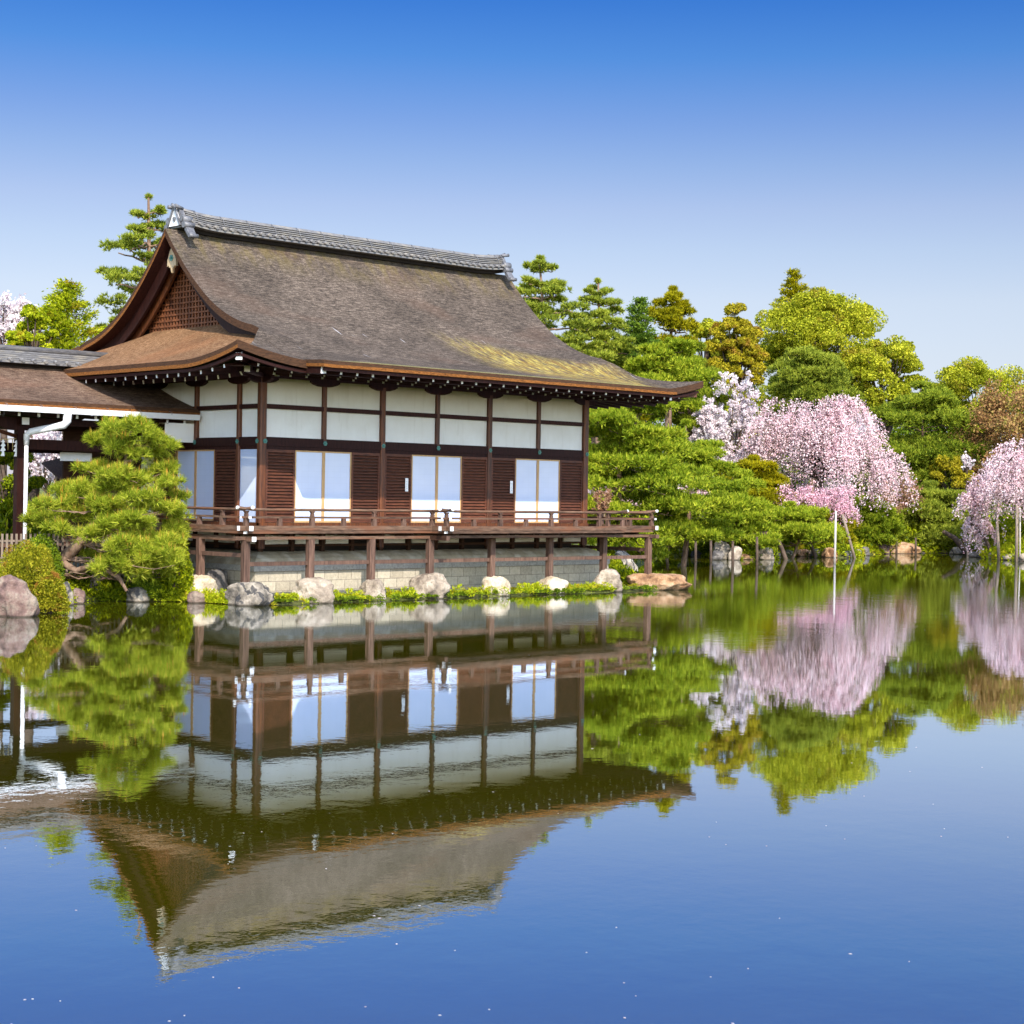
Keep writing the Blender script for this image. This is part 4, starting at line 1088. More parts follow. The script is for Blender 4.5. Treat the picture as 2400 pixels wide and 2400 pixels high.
# ------------------------------------------------------------------ foliage materials
LM = {
 'pine_near': leafmat('needles_yellow_green', (0.06, 0.11, 0.010), (0.32, 0.41, 0.024), (0.76, 0.74, 0.09), 0.42, 1.6),
 'pine_bright': leafmat('needles_bright_green', (0.06, 0.12, 0.004), (0.27, 0.36, 0.018), (0.62, 0.63, 0.05), 0.42, 0.35),
 'pine_mid': leafmat('needles_mid_green', (0.04, 0.085, 0.006), (0.20, 0.27, 0.018), (0.50, 0.53, 0.045), 0.38, 0.3),
 'pine_soft': leafmat('needles_soft_green', (0.06, 0.10, 0.012), (0.26, 0.32, 0.028), (0.56, 0.58, 0.07), 0.38, 0.3),
 'pine_olive': leafmat('needles_olive', (0.08, 0.085, 0.003), (0.28, 0.27, 0.006), (0.54, 0.45, 0.008), 0.35, 0.4),
 'pine_dark': leafmat('needles_dark_green', (0.015, 0.045, 0.006), (0.09, 0.17, 0.014), (0.24, 0.33, 0.03), 0.3, 0.4),
 'camphor': leafmat('camphor_leaves', (0.09, 0.12, 0.003), (0.34, 0.375, 0.016), (0.70, 0.66, 0.05), 0.42, 0.35, (0.34, 0.26, 0.03)),
 'maple': leafmat('fresh_maple_leaves', (0.05, 0.09, 0.003), (0.34, 0.42, 0.008), (0.70, 0.68, 0.03), 0.42, 0.8, (0.40, 0.28, 0.02)),
 'cedar': leafmat('cedar_leaves', (0.08, 0.08, 0.005), (0.34, 0.30, 0.012), (0.60, 0.48, 0.03), 0.38, 0.4, (0.36, 0.20, 0.03)),
 'russet': leafmat('russet_buds', (0.20, 0.09, 0.035), (0.36, 0.19, 0.08), (0.40, 0.30, 0.08), 0.3, 0.6, (0.22, 0.22, 0.04)),
 'azalea': leafmat('azalea_leaves', (0.07, 0.085, 0.005), (0.26, 0.27, 0.012), (0.52, 0.45, 0.03), 0.34, 1.1, (0.36, 0.15, 0.03)),
 'shrub': leafmat('shrub_leaves', (0.03, 0.06, 0.003), (0.20, 0.27, 0.006), (0.50, 0.52, 0.012), 0.36, 1.1),
 'darkshrub': leafmat('dark_shrub_leaves', (0.035, 0.08, 0.008), (0.14, 0.22, 0.012), (0.36, 0.44, 0.02), 0.34, 0.9),
 'fern': leafmat('bright_fern_leaves', (0.16, 0.24, 0.008), (0.42, 0.50, 0.012), (0.66, 0.62, 0.03), 0.4, 1.3, (0.50, 0.36, 0.03)),
 'pink': leafmat('pink_blossom', (0.62, 0.34, 0.38), (0.86, 0.62, 0.65), (0.94, 0.82, 0.82), 0.3, 0.7, (0.92, 0.80, 0.80)),
 'deeppink': leafmat('deep_pink_blossom', (0.60, 0.28, 0.36), (0.84, 0.52, 0.60), (0.92, 0.74, 0.78), 0.35, 0.6),
 'white': leafmat('white_blossom', (0.72, 0.56, 0.60), (0.86, 0.76, 0.78), (0.95, 0.91, 0.90), 0.35, 0.5),
 'bud': leafmat('orange_candles', (0.50, 0.20, 0.03), (0.66, 0.32, 0.05), (0.70, 0.45, 0.10), 0.3, 1.0),
 'twig': leafmat('bare_red_twigs', (0.22, 0.09, 0.05), (0.36, 0.19, 0.11), (0.48, 0.30, 0.18), 0.2, 0.8),
}
def ground_at(u, D):
    p = dep(u, 1300, D); return p[0], p[1], max(0.0, th(p[0], p[1]))

def limb(mb, a, b, r0, r1, rng, sag=0.0, n=6, seg=5, wob=0.08):
    a = np.array(a, float); b = np.array(b, float); L = np.linalg.norm(b - a); P = []
    for t in np.linspace(0, 1, seg + 1):
        p = a * (1 - t) + b * t
        if 0 < t < 1: p = p + rng.normal(size=3) * L * wob * 0.5
        p[2] += sag * math.sin(math.pi * t) * L
        P.append(p)
    mb.tube(P, list(np.linspace(r0, r1, seg + 1)), n, cap=False)
    return P

def pad_points(c, rx, ry, rz, n, rng, under=0.25, sub=None, srad=None):
    """points over a flat cloud built of many small domed tufts with dark gaps between them"""
    m_ = sub or int(np.clip(n / 14, 7, 30)); sr = srad or 0.25
    t = rng.uniform(0, 2 * np.pi, m_); r = np.sqrt(rng.uniform(0.0, 1, m_)) * 0.86
    x = r * np.cos(t); y = r * np.sin(t)
    z = np.sqrt(np.clip(1 - r ** 2, 0, 1)) * 0.75 + rng.normal(size=m_) * 0.22
    k = rng.integers(0, m_, n); d = unit(rng.normal(size=(n, 3))); d[:, 2] = np.where(rng.uniform(0, 1, n) < under, d[:, 2], np.abs(d[:, 2]))
    q = rng.uniform(0.55, 1.0, n) ** 0.5 * sr * rng.uniform(0.7, 1.25, m_)[k]
    X = x[k] + d[:, 0] * q; Y = y[k] + d[:, 1] * q
    Z = c[2] + z[k] * rz + d[:, 2] * q * min(rx, rz * 1.9)
    nd = d * 0.9 + np.stack([x[k] * 0.35, y[k] * 0.35, np.full(n, 0.45)], 1)
    return np.stack([c[0] + X * rx, c[1] + Y * ry, Z], 1), nd

def make_tree(name, label, cat, base, group, trunkmb, trunkmat, crownV, k, crownmat, extra=None):
    e = empty(name, base, label, cat, group)
    if trunkmb.v: trunkmb.build('trunk', trunkmat, e)
    fastmesh('crown', crownV, k, crownmat, e)
    return e

def pine(label, u, vtop, D, hw, vbot, mat, seed, levels=7, per=4, nl=140, nsz=0.20, open_=0.0, lean=0.0, group='pines round the pond', bark=None, padz=0.20, name='pine_tree', cat='pine tree', toppy=0.9, flat=False):
    rng = np.random.default_rng(seed)
    top = dep(u, vtop, D); bot = dep(u, vbot, D); H0, H1 = bot[2], top[2]
    bx, by, bz = ground_at(u, D); Rr = hw / pxm(D)
    mb = MB()
    off = rng.normal(size=2) * Rr * 0.12
    P = []; tz = bz - 0.3
    for t in np.linspace(0, 1, 9):
        P.append((bx + off[0] * math.sin(3.5 * t) + lean * Rr * (1 - t), by + off[1] * math.sin(3 * t), tz + (H1 - 0.15 - tz) * t))
    H = H1 - bz
    r0 = max(0.10, H * 0.022)
    mb.tube(P, [r0 * (1 - 0.85 * t) for t in np.linspace(0, 1, 9)], 8, cap=False)
    PT = np.array(P)
    def trunk_at(z):
        t = np.clip((z - tz) / (H1 - 0.15 - tz), 0, 1); i = min(int(t * 8), 7); f = t * 8 - i
        return PT[i] * (1 - f) + PT[i + 1] * f
    out = []
    for L in range(levels):
        t = L / max(1, levels - 1)
        z = H0 + (H1 - H0) * (t ** 0.95) - 0.12 * (H1 - H0) / levels
        rad = Rr * ((1 - t ** 1.5) ** toppy * (1 - 0.13 * (t < 0.1)) + 0.13)
        if flat: rad = Rr * (math.sqrt(max(0.03, 1 - (t * 0.96) ** 2)))
        rad *= rng.uniform(0.85, 1.12)
        n = per if t < 0.9 else 2
        a0 = rng.uniform(0, 6.28)
        spots = [(a0 + 2 * math.pi * j / n + rng.normal() * 0.25, rng.uniform(0.55, 0.80)) for j in range(n)]
        if t > 0.95: spots = [(0, 0.05)]
        elif t > 0.3 or open_ < 0.3: spots.append((rng.uniform(0, 6.28), 0.15))
        for a, q in spots:
            pr = rad * rng.uniform(0.38, 0.60) * (1 - 0.25 * open_)
            c = trunk_at(z) + np.array([math.cos(a) * rad * q, math.sin(a) * rad * q, (rng.normal() * 0.32 * (H1 - H0) / levels if t < 0.9 else 0) - 0.10 * rad * q])
            if q > 0.3: limb(mb, trunk_at(z - 0.12 * rad), c - np.array([0, 0, 0.1]), r0 * 0.30 * (1.15 - t), r0 * 0.08, rng, 0.05)
            nn = int(nl * 1.5 * (0.5 + 1.1 * (pr / Rr) * 2.2))
            hz = pr * padz * 2.0
            pts, nd = pad_points(c, pr, pr, hz, nn, rng)
            # each tuft: several needles fanning up and outwards
            rep = 5
            pts = np.repeat(pts, rep, 0); nd = np.repeat(nd, rep, 0)
            d = nd * np.array([0.8, 0.8, 1.0]) + rng.normal(size=nd.shape) * 0.55
            L_ = nsz * rng.uniform(0.6, 1.3, len(pts))
            out.append(needles(pts, d, L_, nsz * 0.30, rng))
    return make_tree(name, label, cat, (bx, by, bz), group, mb, bark or M_BARK, np.concatenate(out), 3, LM[mat])

def broadleaf(label, u, vtop, D, hw, vbot, mat, seed, clumps=60, nl=420, lsz=0.16, group='broadleaf trees behind the pond', bark=None, name='broadleaf_tree', cat='tree', cr=0.27, squash=0.85, cone=0.0, spread=1.0):
    """crown of many leafy clumps on spreading limbs"""
    rng = np.random.default_rng(seed)
    top = dep(u, vtop, D); bot = dep(u, vbot, D); H0, H1 = bot[2], top[2]
    bx, by, bz = ground_at(u, D); Rr = hw / pxm(D); hz = (H1 - H0) / 2; cz = (H0 + H1) / 2
    mb = MB(); H = H1 - bz; r0 = max(0.12, H * 0.028)
    fork = bz + max(0.25 * (H1 - bz), (H0 - bz) * 0.9)
    mb.tube([(bx, by, bz - 0.3), (bx + 0.1 * rng.normal(), by, (bz + fork) / 2), (bx, by, fork)], [r0 * 1.2, r0, r0 * 0.85], 8, cap=False)
    out = []; ends = []
    for i in range(clumps):
        d = unit(rng.normal(size=3)); q = rng.uniform(0.35, 0.86) ** 0.7
        c = np.array([d[0] * Rr * q, d[1] * Rr * q, d[2] * hz * q])
        if cone > 0:
            t = (c[2] + hz) / (2 * hz); c[:2] *= max(0.1, 1 - cone * t)
        c = c + np.array([bx, by, cz])
        r = Rr * cr * rng.uniform(0.6, 1.15) * (1 - 0.4 * cone * (c[2] - H0) / (H1 - H0))
        if c[2] + r * squash > H1: c[2] = H1 - r * squash
        ends.append(c)
        n = int(nl * 1.6 * rng.uniform(0.7, 1.2))
        e = unit(rng.normal(size=(n, 3))); rr = r * (0.62 + 0.42 * rng.uniform(0, 1, n) ** 0.7)
        e2 = e.copy(); lob = 1 + 0.18 * np.sin(e[:, 0] * 6 + i) * np.sin(e[:, 1] * 6 + 2 * i) * np.sin(e[:, 2] * 5 + i)
        pts = c + e2 * (rr * lob)[:, None] * np.array([1, 1, squash])
        keep = pts[:, 2] > c[2] - r * squash * rng.uniform(0.2, 0.75)
        pts = pts[keep]; e = e[keep]
        dd = np.cross(e, rng.normal(size=e.shape)) + e * 0.35 + np.array([0, 0, 0.15])
        s = lsz * 0.82 * rng.uniform(0.6, 1.3, len(pts)) * spread
        out.append(leaves(pts, dd, s, s * 0.62, rng))
    ends = np.array(ends)
    for c in ends[rng.permutation(len(ends))[:min(len(ends), 26)]]:
        mid = np.array([bx, by, fork]) * 0.55 + c * 0.45 + np.array([0, 0, 0.04 * H])
        mb.tube([(bx, by, fork - 0.3), mid, c], [r0 * 0.45, r0 * 0.22, r0 * 0.06], 5, cap=False)
    return make_tree(name, label, cat, (bx, by, bz), group, mb, bark or M_BARKD, np.concatenate(out), 4, LM[mat])

def conifer(label, u, vtop, D, hw, vbot, mat, seed, tiers=16, nl=260, lsz=0.22, group='conifers behind the pond', name='conifer_tree', cat='conifer', droop=-0.15):
    rng = np.random.default_rng(seed)
    top = dep(u, vtop, D); bot = dep(u, vbot, D); H0, H1 = bot[2], top[2]
    bx, by, bz = ground_at(u, D); Rr = hw / pxm(D); mb = MB(); H = H1 - bz; r0 = H * 0.02
    mb.tube([(bx, by, bz - 0.3), (bx, by, H1 - 0.1)], [r0, 0.02], 7, cap=False)
    out = []
    for L in range(tiers):
        t = L / tiers; z = H0 + (H1 - H0) * t; rad = Rr * (1 - t) ** 0.85 + 0.12
        for j in range(7):
            a = rng.uniform(0, 6.28); rr = rad * rng.uniform(0.75, 1.15)
            e = np.array([bx + math.cos(a) * rr, by + math.sin(a) * rr, z + rr * (0.22 + droop * 0.1) + rng.normal() * 0.1])
            o_ = np.array([bx, by, z])
            mb.tube([o_, e], [r0 * 0.22 * (1.1 - t), 0.01], 4, cap=False)
            n = int(nl / 7 * (0.4 + 1.3 * (1 - t))) * 2
            s = rng.uniform(0.15, 1, n) ** 0.8
            wd = (1 - s) * 0.22 * rr + 0.10
            pts = o_ + (e - o_) * s[:, None] + rng.normal(size=(n, 3)) * wd[:, None] * np.array([1, 1, 0.5])
            dd = (e - o_) / (np.linalg.norm(e - o_) + 1e-6) + rng.normal(size=(n, 3)) * 0.55 + np.array([0, 0, 0.3])
            out.append(leaves(pts, dd, lsz * rng.uniform(0.7, 1.2, n), lsz * 0.28, rng))
    return make_tree(name, label, cat, (bx, by, bz), group, mb, M_BARKD, np.concatenate(out), 4, LM[mat])

def weeping(label, u, vtop, D, hw, vbot, mat, seed, mounds=46, strands=26, per=44, fsz=0.11, ub=None, group='cherry trees in blossom', name='weeping_cherry_tree', rim=1.0, mr=0.24, core=0.25):
    """billowing umbrella: many small mounds of drooping twigs on arching limbs, gaps between"""
    rng = np.random.default_rng(seed)
    top = dep(u, vtop, D); bot = dep(u, vbot, D); H0, H1 = bot[2], top[2]
    ub = u if ub is None else ub
    bx, by, bz = ground_at(ub, D); Rr = hw / pxm(D); mb = MB(); H = H1 - bz; hz = H1 - H0
    cx, cy = top[0], top[1]; r0 = H * 0.024; fork = bz + 0.40 * H
    mb.tube([(bx, by, bz - 0.3), ((bx + cx) / 2 + 0.15, (by + cy) / 2, (bz + fork) / 2), (cx, cy, fork)], [r0 * 1.2, r0, r0 * 0.8], 8, cap=False)
    out = []
    ph = rng.uniform(0, 6.28, 3)
    for m_ in range(mounds):
        a = rng.uniform(0, 6.28); q = rng.uniform(core, 1.0) ** 0.75
        if rng.uniform() < 0.55 and math.sin(a * 3 + ph[0]) + math.sin(a * 5 + q * 4 + ph[1]) > 0.7: continue
        q *= 1 + 0.13 * math.sin(a * 2 + ph[2]) + 0.06 * rng.normal()
        zt = rng.uniform(0, 1); dome = math.sqrt(max(0.02, 1 - (min(q, 1) * 0.97) ** 2.8))
        z = H0 + hz * (0.26 + 0.66 * dome * (0.30 + 0.70 * zt ** 0.6)) - rng.uniform(-0.04, 0.16) * hz * q
        r = Rr * mr * rng.uniform(0.6, 1.35); q2 = q * (1 - mr * 0.6)
        c = np.array([cx + math.cos(a) * Rr * q2, cy + math.sin(a) * Rr * q2, min(z, H1 - r * 0.4)])
        md = np.array([cx, cy, fork]) * 0.5 + c * 0.5; md[2] = max(md[2], c[2] * 0.8 + fork * 0.2)
        mb.tube([(cx, cy, fork - 0.2), md, c], [r0 * 0.36, r0 * 0.18, r0 * 0.05], 5, cap=False)
        od = unit(np.array([c[0] - cx, c[1] - cy, 0.001]))
        for s in range(strands):
            b = rng.uniform(0, 6.28); rr = r * math.sqrt(rng.uniform(0, 1))
            p = c + np.array([math.cos(b) * rr, math.sin(b) * rr, 0.40 * r * math.sqrt(max(0, 1 - (rr / r) ** 2)) + rng.normal() * 0.05])
            L = rng.uniform(0.08, 0.34) * hz * (1 + 1.3 * rim * (rng.uniform() < 0.18) * q)
            if p[2] - L < H0: L = max(0.25, p[2] - H0 + rng.normal() * 0.2)
            n = int(per * rng.uniform(0.5, 1.2) * (0.35 + L / (hz * 0.3)))
            s_ = rng.uniform(0, 1, n) ** 1.25
            dr = od * 0.6 + unit(np.array([math.cos(b), math.sin(b), 0])) * 0.7
            # twigs rise outwards first, then hang
            pts = p + np.outer(s_, [0, 0, -L]) + np.outer(np.sin(s_ * 1.9), dr * 0.30 * L) + rng.normal(size=(n, 3)) * np.array([0.085, 0.085, 0.06])
            w = fsz * rng.uniform(0.5, 1.3, n)
            out.append(leaves(pts, rng.normal(size=(n, 3)), w, w * 0.85, rng))
            if s % 4 == 0: mb.tube([c, p, p + np.array([0, 0, -L * 0.85]) + dr * 0.25 * L], [0.03, 0.018, 0.008], 3, cap=False)
    return make_tree(name, label, 'cherry tree', (bx, by, bz), group, mb, M_BARKD, np.concatenate(out), 4, LM[mat])

def spray_tree(label, u, vtop, D, hw, vbot, mat, seed, n=9000, fsz=0.12, name='cherry_tree', cat='cherry tree', group='cherry trees in blossom', nb=26, thick=0.35, bark=None, up=0.5):
    """open tree of many fine branches with blossom or buds strung along them"""
    rng = np.random.default_rng(seed)
    top = dep(u, vtop, D); bot = dep(u, vbot, D); H0, H1 = bot[2], top[2]
    bx, by, bz = ground_at(u, D); Rr = hw / pxm(D); mb = MB(); H = H1 - bz; r0 = H * 0.014; fork = max(bz + 0.3, H0)
    mb.tube([(bx, by, bz - 0.3), (bx, by, fork)], [r0 * 1.2, r0], 7, cap=False)
    segs = []
    for i in range(nb):
        a = rng.uniform(0, 6.28); el = rng.uniform(-0.05, 1.0)
        e = np.array([bx + math.cos(a) * Rr * math.cos(el * 1.3) * rng.uniform(.75, 1), by + math.sin(a) * Rr * math.cos(el * 1.3) * rng.uniform(.75, 1), fork + (H1 - fork) * (0.15 + 0.85 * math.sin(el * 1.5)) * rng.uniform(.85, 1)])
        o_ = np.array([bx, by, fork - 0.1]); m_ = o_ * 0.5 + e * 0.5 + np.array([0, 0, 0.08 * H]) + rng.normal(size=3) * 0.08 * Rr
        mb.tube([o_, m_, e], [r0 * 0.45, r0 * 0.22, r0 * 0.05], 5, cap=False)
        for j in range(9):
            t = rng.uniform(0.35, 1); p = (1 - t) ** 2 * o_ + 2 * t * (1 - t) * m_ + t * t * e
            q = p + unit(rng.normal(size=3) + np.array([0, 0, up])) * Rr * rng.uniform(0.15, 0.36)
            if q[2] > H1: q[2] = H1 - abs(rng.normal()) * 0.05
            mb.tube([p, q], [r0 * 0.10, r0 * 0.03], 3, cap=False); segs.append((p, q))
    per = n // len(segs); out = []
    for p, q in segs:
        s = rng.uniform(0.1, 1.05, per); wd = thick * (np.linalg.norm(q - p)) * 0.5
        pts = p + (q - p) * s[:, None] + rng.normal(size=(per, 3)) * wd
        w = fsz * rng.uniform(0.6, 1.3, per)
        out.append(leaves(pts, rng.normal(size=(per, 3)), w, w * 0.8, rng))
    return make_tree(name, label, cat, (bx, by, bz), group, mb, bark or M_BARKD, np.concatenate(out), 4, LM[mat])

def shrub(label, u, vtop, D, hw, mat, seed, n=6000, lsz=0.05, vbot=None, group='clipped shrubs by the water', lumps=5, name='shrub', hd=None):
    rng = np.random.default_rng(seed)
    bx, by, bz = ground_at(u, D); top = dep(u, vtop, D)[2]; Rr = hw / pxm(D); h = top - bz
    e0 = empty(name, (bx, by, bz), label, 'shrub', group)
    mb = MB(); C = []
    for i in range(lumps):
        a = rng.uniform(0, 6.28); q = 0.0 if i == 0 else rng.uniform(0.3, 0.6)
        C.append((bx + math.cos(a) * Rr * q, by + math.sin(a) * Rr * q, bz + h * 0.12, Rr * (0.8 if i == 0 else rng.uniform(0.35, 0.6)), h * (0.88 if i == 0 else rng.uniform(0.55, 0.82))))
    out = []
    for k in range(7):
        a = 2 * math.pi * k / 7; mb.tube([(bx, by, bz - 0.1), (bx + math.cos(a) * Rr * 0.45, by + math.sin(a) * Rr * 0.45, bz + h * 0.6)], [0.03, 0.01], 5, cap=False)
    for (x, y, z, r, hh) in C:
        m_ = int(n / lumps)
        d = unit(rng.normal(size=(m_, 3))); d[:, 2] = np.abs(d[:, 2]) * 1.0 - 0.15 * rng.uniform(0, 1, m_)
        d = unit(d); rr = rng.uniform(0.90, 1.02, m_) * (1 + 0.05 * np.sin(d[:, 0] * 9) * np.sin(d[:, 1] * 9))
        pts = np.array([x, y, z]) + d * rr[:, None] * np.array([r, r, hh])
        dd = d * 0.8 + rng.normal(size=d.shape) * 0.6
        out.append(leaves(pts, dd, lsz * rng.uniform(0.7, 1.3, m_), lsz * 0.6, rng))
        m2 = m_ // 3; d = unit(rng.normal(size=(m2, 3))); d[:, 2] = np.abs(d[:, 2])
        pts = np.array([x, y, z]) + d * rng.uniform(0.6, 0.9, m2)[:, None] * np.array([r, r, hh])
        out.append(leaves(pts, rng.normal(size=d.shape), lsz * 2, lsz * 1.4, rng))
    mb.build('stems', M_BARKD, e0); fastmesh('foliage', np.concatenate(out), 4, LM[mat], e0)
    return e0

def rock(label, u, v, D, w, h, kind, seed, dz=None, flat=0.7, group='boulders along the water edge', name='boulder', depth=1.0, pos=None, sharp=0.5):
    """w, h in metres; stands so that its foot meets the water or ground"""
    if pos is None:
        p = dep(u, 1300, D); x, y = p[0], p[1]
    else: x, y = pos
    me = bpy.data.meshes.new(name)
    import bmesh
    bm = bmesh.new(); bmesh.ops.create_icosphere(bm, subdivisions=5 if w * h > 0.2 and D < 60 else 4, radius=1.0)
    sv = Vector((seed * 7.13, seed * 3.7, seed * 1.9)); rg_ = np.random.default_rng(seed)
    planes = [(Vector(unit(rg_.normal(size=3) * np.array([1, 1, 0.8]))), rg_.uniform(0.62, 0.9)) for _ in range(15)]
    ang = rg_.uniform(0, 3.14)
    for vt in bm.verts:
        c = vt.co.copy()
        for pn, pd in planes:
            dd = c.dot(pn) - pd
            if dd > 0: c = c - pn * dd * sharp * 1.5
        nz = mnoise.fractal(c * 1.2 + sv, 0.8, 2.1, 6) * 0.24 + mnoise.ridged_multi_fractal(c * 1.6 + sv, 0.9, 2.2, 5, 1.0, 2.0) * 0.03 - 0.03
        c = c * (1 + nz)
        if c.z > flat: c.z = flat + (c.z - flat) * 0.45
        vt.co = c
    a = math.atan2(RGT[1], RGT[0]); ca, sa = math.cos(a), math.sin(a)
    z0 = -0.12
    for vt in bm.verts:
        c = vt.co; X = c.x * w / 2; Y = c.y * w / 2 * depth; Z = (c.z + 0.55) / (flat + 0.55) * (h + 0.12) + z0
        vt.co = Vector((x + X * ca - Y * sa, y + X * sa + Y * ca, Z))
    base = (dz or 0.0)
    for vt in bm.verts: vt.co.z += base
    for f in bm.faces: f.smooth = True
    bm.to_mesh(me); bm.free(); me.materials.append(RK[kind])
    o = bpy.data.objects.new(name, me); COL.objects.link(o)
    return tag(o, label, 'rock', group)
# ------------------------------------------------------------------ garden pine beside the veranda
rng = np.random.default_rng(11)
GD = 41.9
def gp(u, v, dd=0.0): return dep(u, v, GD + dd)
gb = gp(128, 1372, 0.2)
GARD = empty('garden_pine', (gb[0], gb[1], 0.2), 'leaning garden pine with layered yellow-green needle pads in front of the veranda', 'pine tree')
mb = MB()
tp = [(125, 1395), (122, 1345), (150, 1308), (185, 1275), (215, 1240), (240, 1200), (262, 1165), (285, 1125), (295, 1080), (302, 1035), (308, 1005)]
tr = [0.19, 0.20, 0.17, 0.14, 0.12, 0.10, 0.085, 0.07, 0.05, 0.035, 0.02]
mb.tube([gp(u, v, 0.25 * math.sin(i)) for i, (u, v) in enumerate(tp)], tr, 10, cap=False, jit=0.10, rng=rng)
mb.tube([gp(150, 1322, 0), gp(180, 1338, -.1), gp(215, 1326, -.2), (gp(255, 1338, -.4)), gp(280, 1355, -.5), gp(297, 1385, -.5)], [.10, .09, .075, .06, .05, .04], 8, cap=False, jit=0.15, rng=rng)
PADS = [(310, 1003, 82, 26), (245, 1032, 45, 26), (372, 1035, 42, 26), (330, 1062, 66, 18), (215, 1092, 46, 22), (378, 1098, 44, 20), (270, 1112, 76, 20), (402, 1132, 36, 15),
        (160, 1148, 58, 24), (285, 1148, 62, 20), (418, 1168, 32, 14), (115, 1182, 42, 18), (178, 1176, 52, 18), (360, 1188, 60, 18), (88, 1215, 44, 20), (172, 1212, 62, 22),
        (262, 1205, 46, 16), (292, 1236, 60, 22), (395, 1240, 60, 24), (345, 1258, 52, 20), (225, 1302, 66, 18), (300, 1310, 62, 22), (388, 1300, 56, 26), (362, 1334, 56, 24), (262, 1326, 52, 16),
        (200, 1150, 40, 20), (330, 1120, 44, 18), (235, 1175, 50, 18), (320, 1215, 50, 18), (130, 1235, 36, 14), (400, 1275, 45, 22), (330, 1285, 50, 20), (420, 1205, 30, 14), (300, 1040, 60, 22),
        (245, 1180, 46, 20), (275, 1225, 50, 22), (210, 1250, 44, 16), (300, 1275, 50, 20), (330, 1165, 50, 18), (240, 1135, 50, 18), (345, 1310, 50, 20), (300, 1340, 46, 16)]
FRONT = set(range(34, 42))
outN, outB = [], []
for i, (u, v, hw, hh) in enumerate(PADS):
    dd = rng.uniform(-0.75, 0.75) if i not in FRONT else rng.uniform(-0.8, -0.4); c = gp(u, v + hh * 0.5, dd); rx = hw / pxm(GD); rz = hh * 2 / pxm(GD) * 0.62
    ti = min(range(len(tp)), key=lambda k: abs(tp[k][1] - (v + 18)) + 0.3 * abs(tp[k][0] - u)); t0 = gp(*tp[ti], 0.25 * math.sin(ti))
    for q in range(1 + i % 2):
        e = c + np.array([rng.normal() * rx * 0.5, rng.normal() * rx * 0.5, -0.02])
        limb(mb, t0, e, 0.026, 0.006, rng, -0.04, 5, 7, 0.05)
    nt_ = int(200 * (hw / 55.0) * (hh / 20.0) ** 0.5)
    pts, nd = pad_points(c - np.array([0, 0, rz * 0.35]), rx, rx * 0.8, rz, nt_, rng, 0.18, 8, 0.30)
    rep = 15
    P_ = np.repeat(pts, rep, 0); D_ = np.repeat(unit(nd * np.array([1, 1, 1.2]) + rng.normal(size=nd.shape) * 0.25), rep, 0) + rng.normal(size=(nt_ * rep, 3)) * 0.55
    outN.append(needles(P_ + rng.normal(size=P_.shape) * 0.012, D_, 0.185 * rng.uniform(0.6, 1.15, len(P_)), 0.015, rng))
    up = pts[pts[:, 2] > np.percentile(pts[:, 2], 55)]; up = up[rng.permutation(len(up))[:max(4, len(up) // 2)]]
    outB.append(needles(up, np.array([[0, 0, 1.0]]) + rng.normal(size=up.shape) * 0.10, 0.20 * rng.uniform(0.7, 1.3, len(up)), 0.020, rng))
mb.build('trunk', M_BARK, GARD)
fastmesh('needles', np.concatenate(outN), 3, LM['pine_near'], GARD); fastmesh('candles', np.concatenate(outB), 3, LM['bud'], GARD)

# ------------------------------------------------------------------ shrubs near the left bank
G1 = 'clipped shrubs on the left bank'
shrub('large round azalea with rusty tinted leaves behind the mauve boulder', 60, 1268, 38.6, 92, 'azalea', 21, 16000, 0.045, group=G1, lumps=3)
shrub('lower front azalea mound touching the water beside the mauve boulder', 118, 1338, 38.0, 52, 'azalea', 22, 9000, 0.045, group=G1, lumps=2)
shrub('rusty azalea mound cut by the left edge of the photo', -12, 1325, 37.6, 48, 'azalea', 23, 8000, 0.045, group=G1, lumps=2)
shrub('dark green clipped shrub in front of the picket fence', 98, 1252, 41.6, 64, 'darkshrub', 24, 9000, 0.045, group=G1, lumps=2)
shrub('tall green shrub between the garden pine and the veranda corner post', 415, 1258, 42.7, 50, 'shrub', 25, 11000, 0.05, group=G1, lumps=4)
shrub('green shrub below the lowest branches of the garden pine', 345, 1340, 42.6, 52, 'darkshrub', 26, 7000, 0.05, group=G1, lumps=3)
shrub('dark shrub under the leaning trunk of the garden pine', 200, 1335, 42.9, 46, 'darkshrub', 27, 7000, 0.05, group=G1, lumps=3)

# ------------------------------------------------------------------ boulders round the hall
RB = 'foundation boulders under the veranda posts'
def rk(lab, x, y, w_, h_, kind, seed, flat=0.7, grp=RB, depth=0.9, sharp=0.5, dz=None): return rock(lab, 0, 0, 0, w_ * 1.32, h_ * 0.97, kind, seed, dz, flat, grp, 'boulder', depth, (x, y), sharp)
rk('grey veined boulder under the corner veranda post', -1.36, -1.52, 0.96, 0.54, 'grey', 1, 0.72)
rk('broad tan boulder under the second veranda post', 0.58, -1.56, 0.96, 0.55, 'tan', 2, 0.7)
rk('small squarish tan boulder under the third veranda post', 2.50, -1.52, 0.52, 0.52, 'tan', 3, 0.75)
rk('tall smooth granite boulder under the fourth veranda post', 4.30, -1.50, 0.86, 0.66, 'tan', 4, 0.8, sharp=0.3)
rk('rounded pale cream boulder under the fifth veranda post', 6.78, -1.54, 0.66, 0.52, 'cream', 5, 0.8, sharp=0.25)
rk('low cream and tan boulder under the sixth veranda post', 9.0, -1.52, 0.78, 0.46, 'cream', 6, 0.66)
rk('upright pale boulder under the seventh veranda post', 11.22, -1.54, 0.66, 0.64, 'tan', 7, 0.85, sharp=0.3)
rk('long rusty boulder under the last veranda post by open water', 13.42, -1.62, 1.36, 0.44, 'rust', 8, 0.6, depth=0.6)
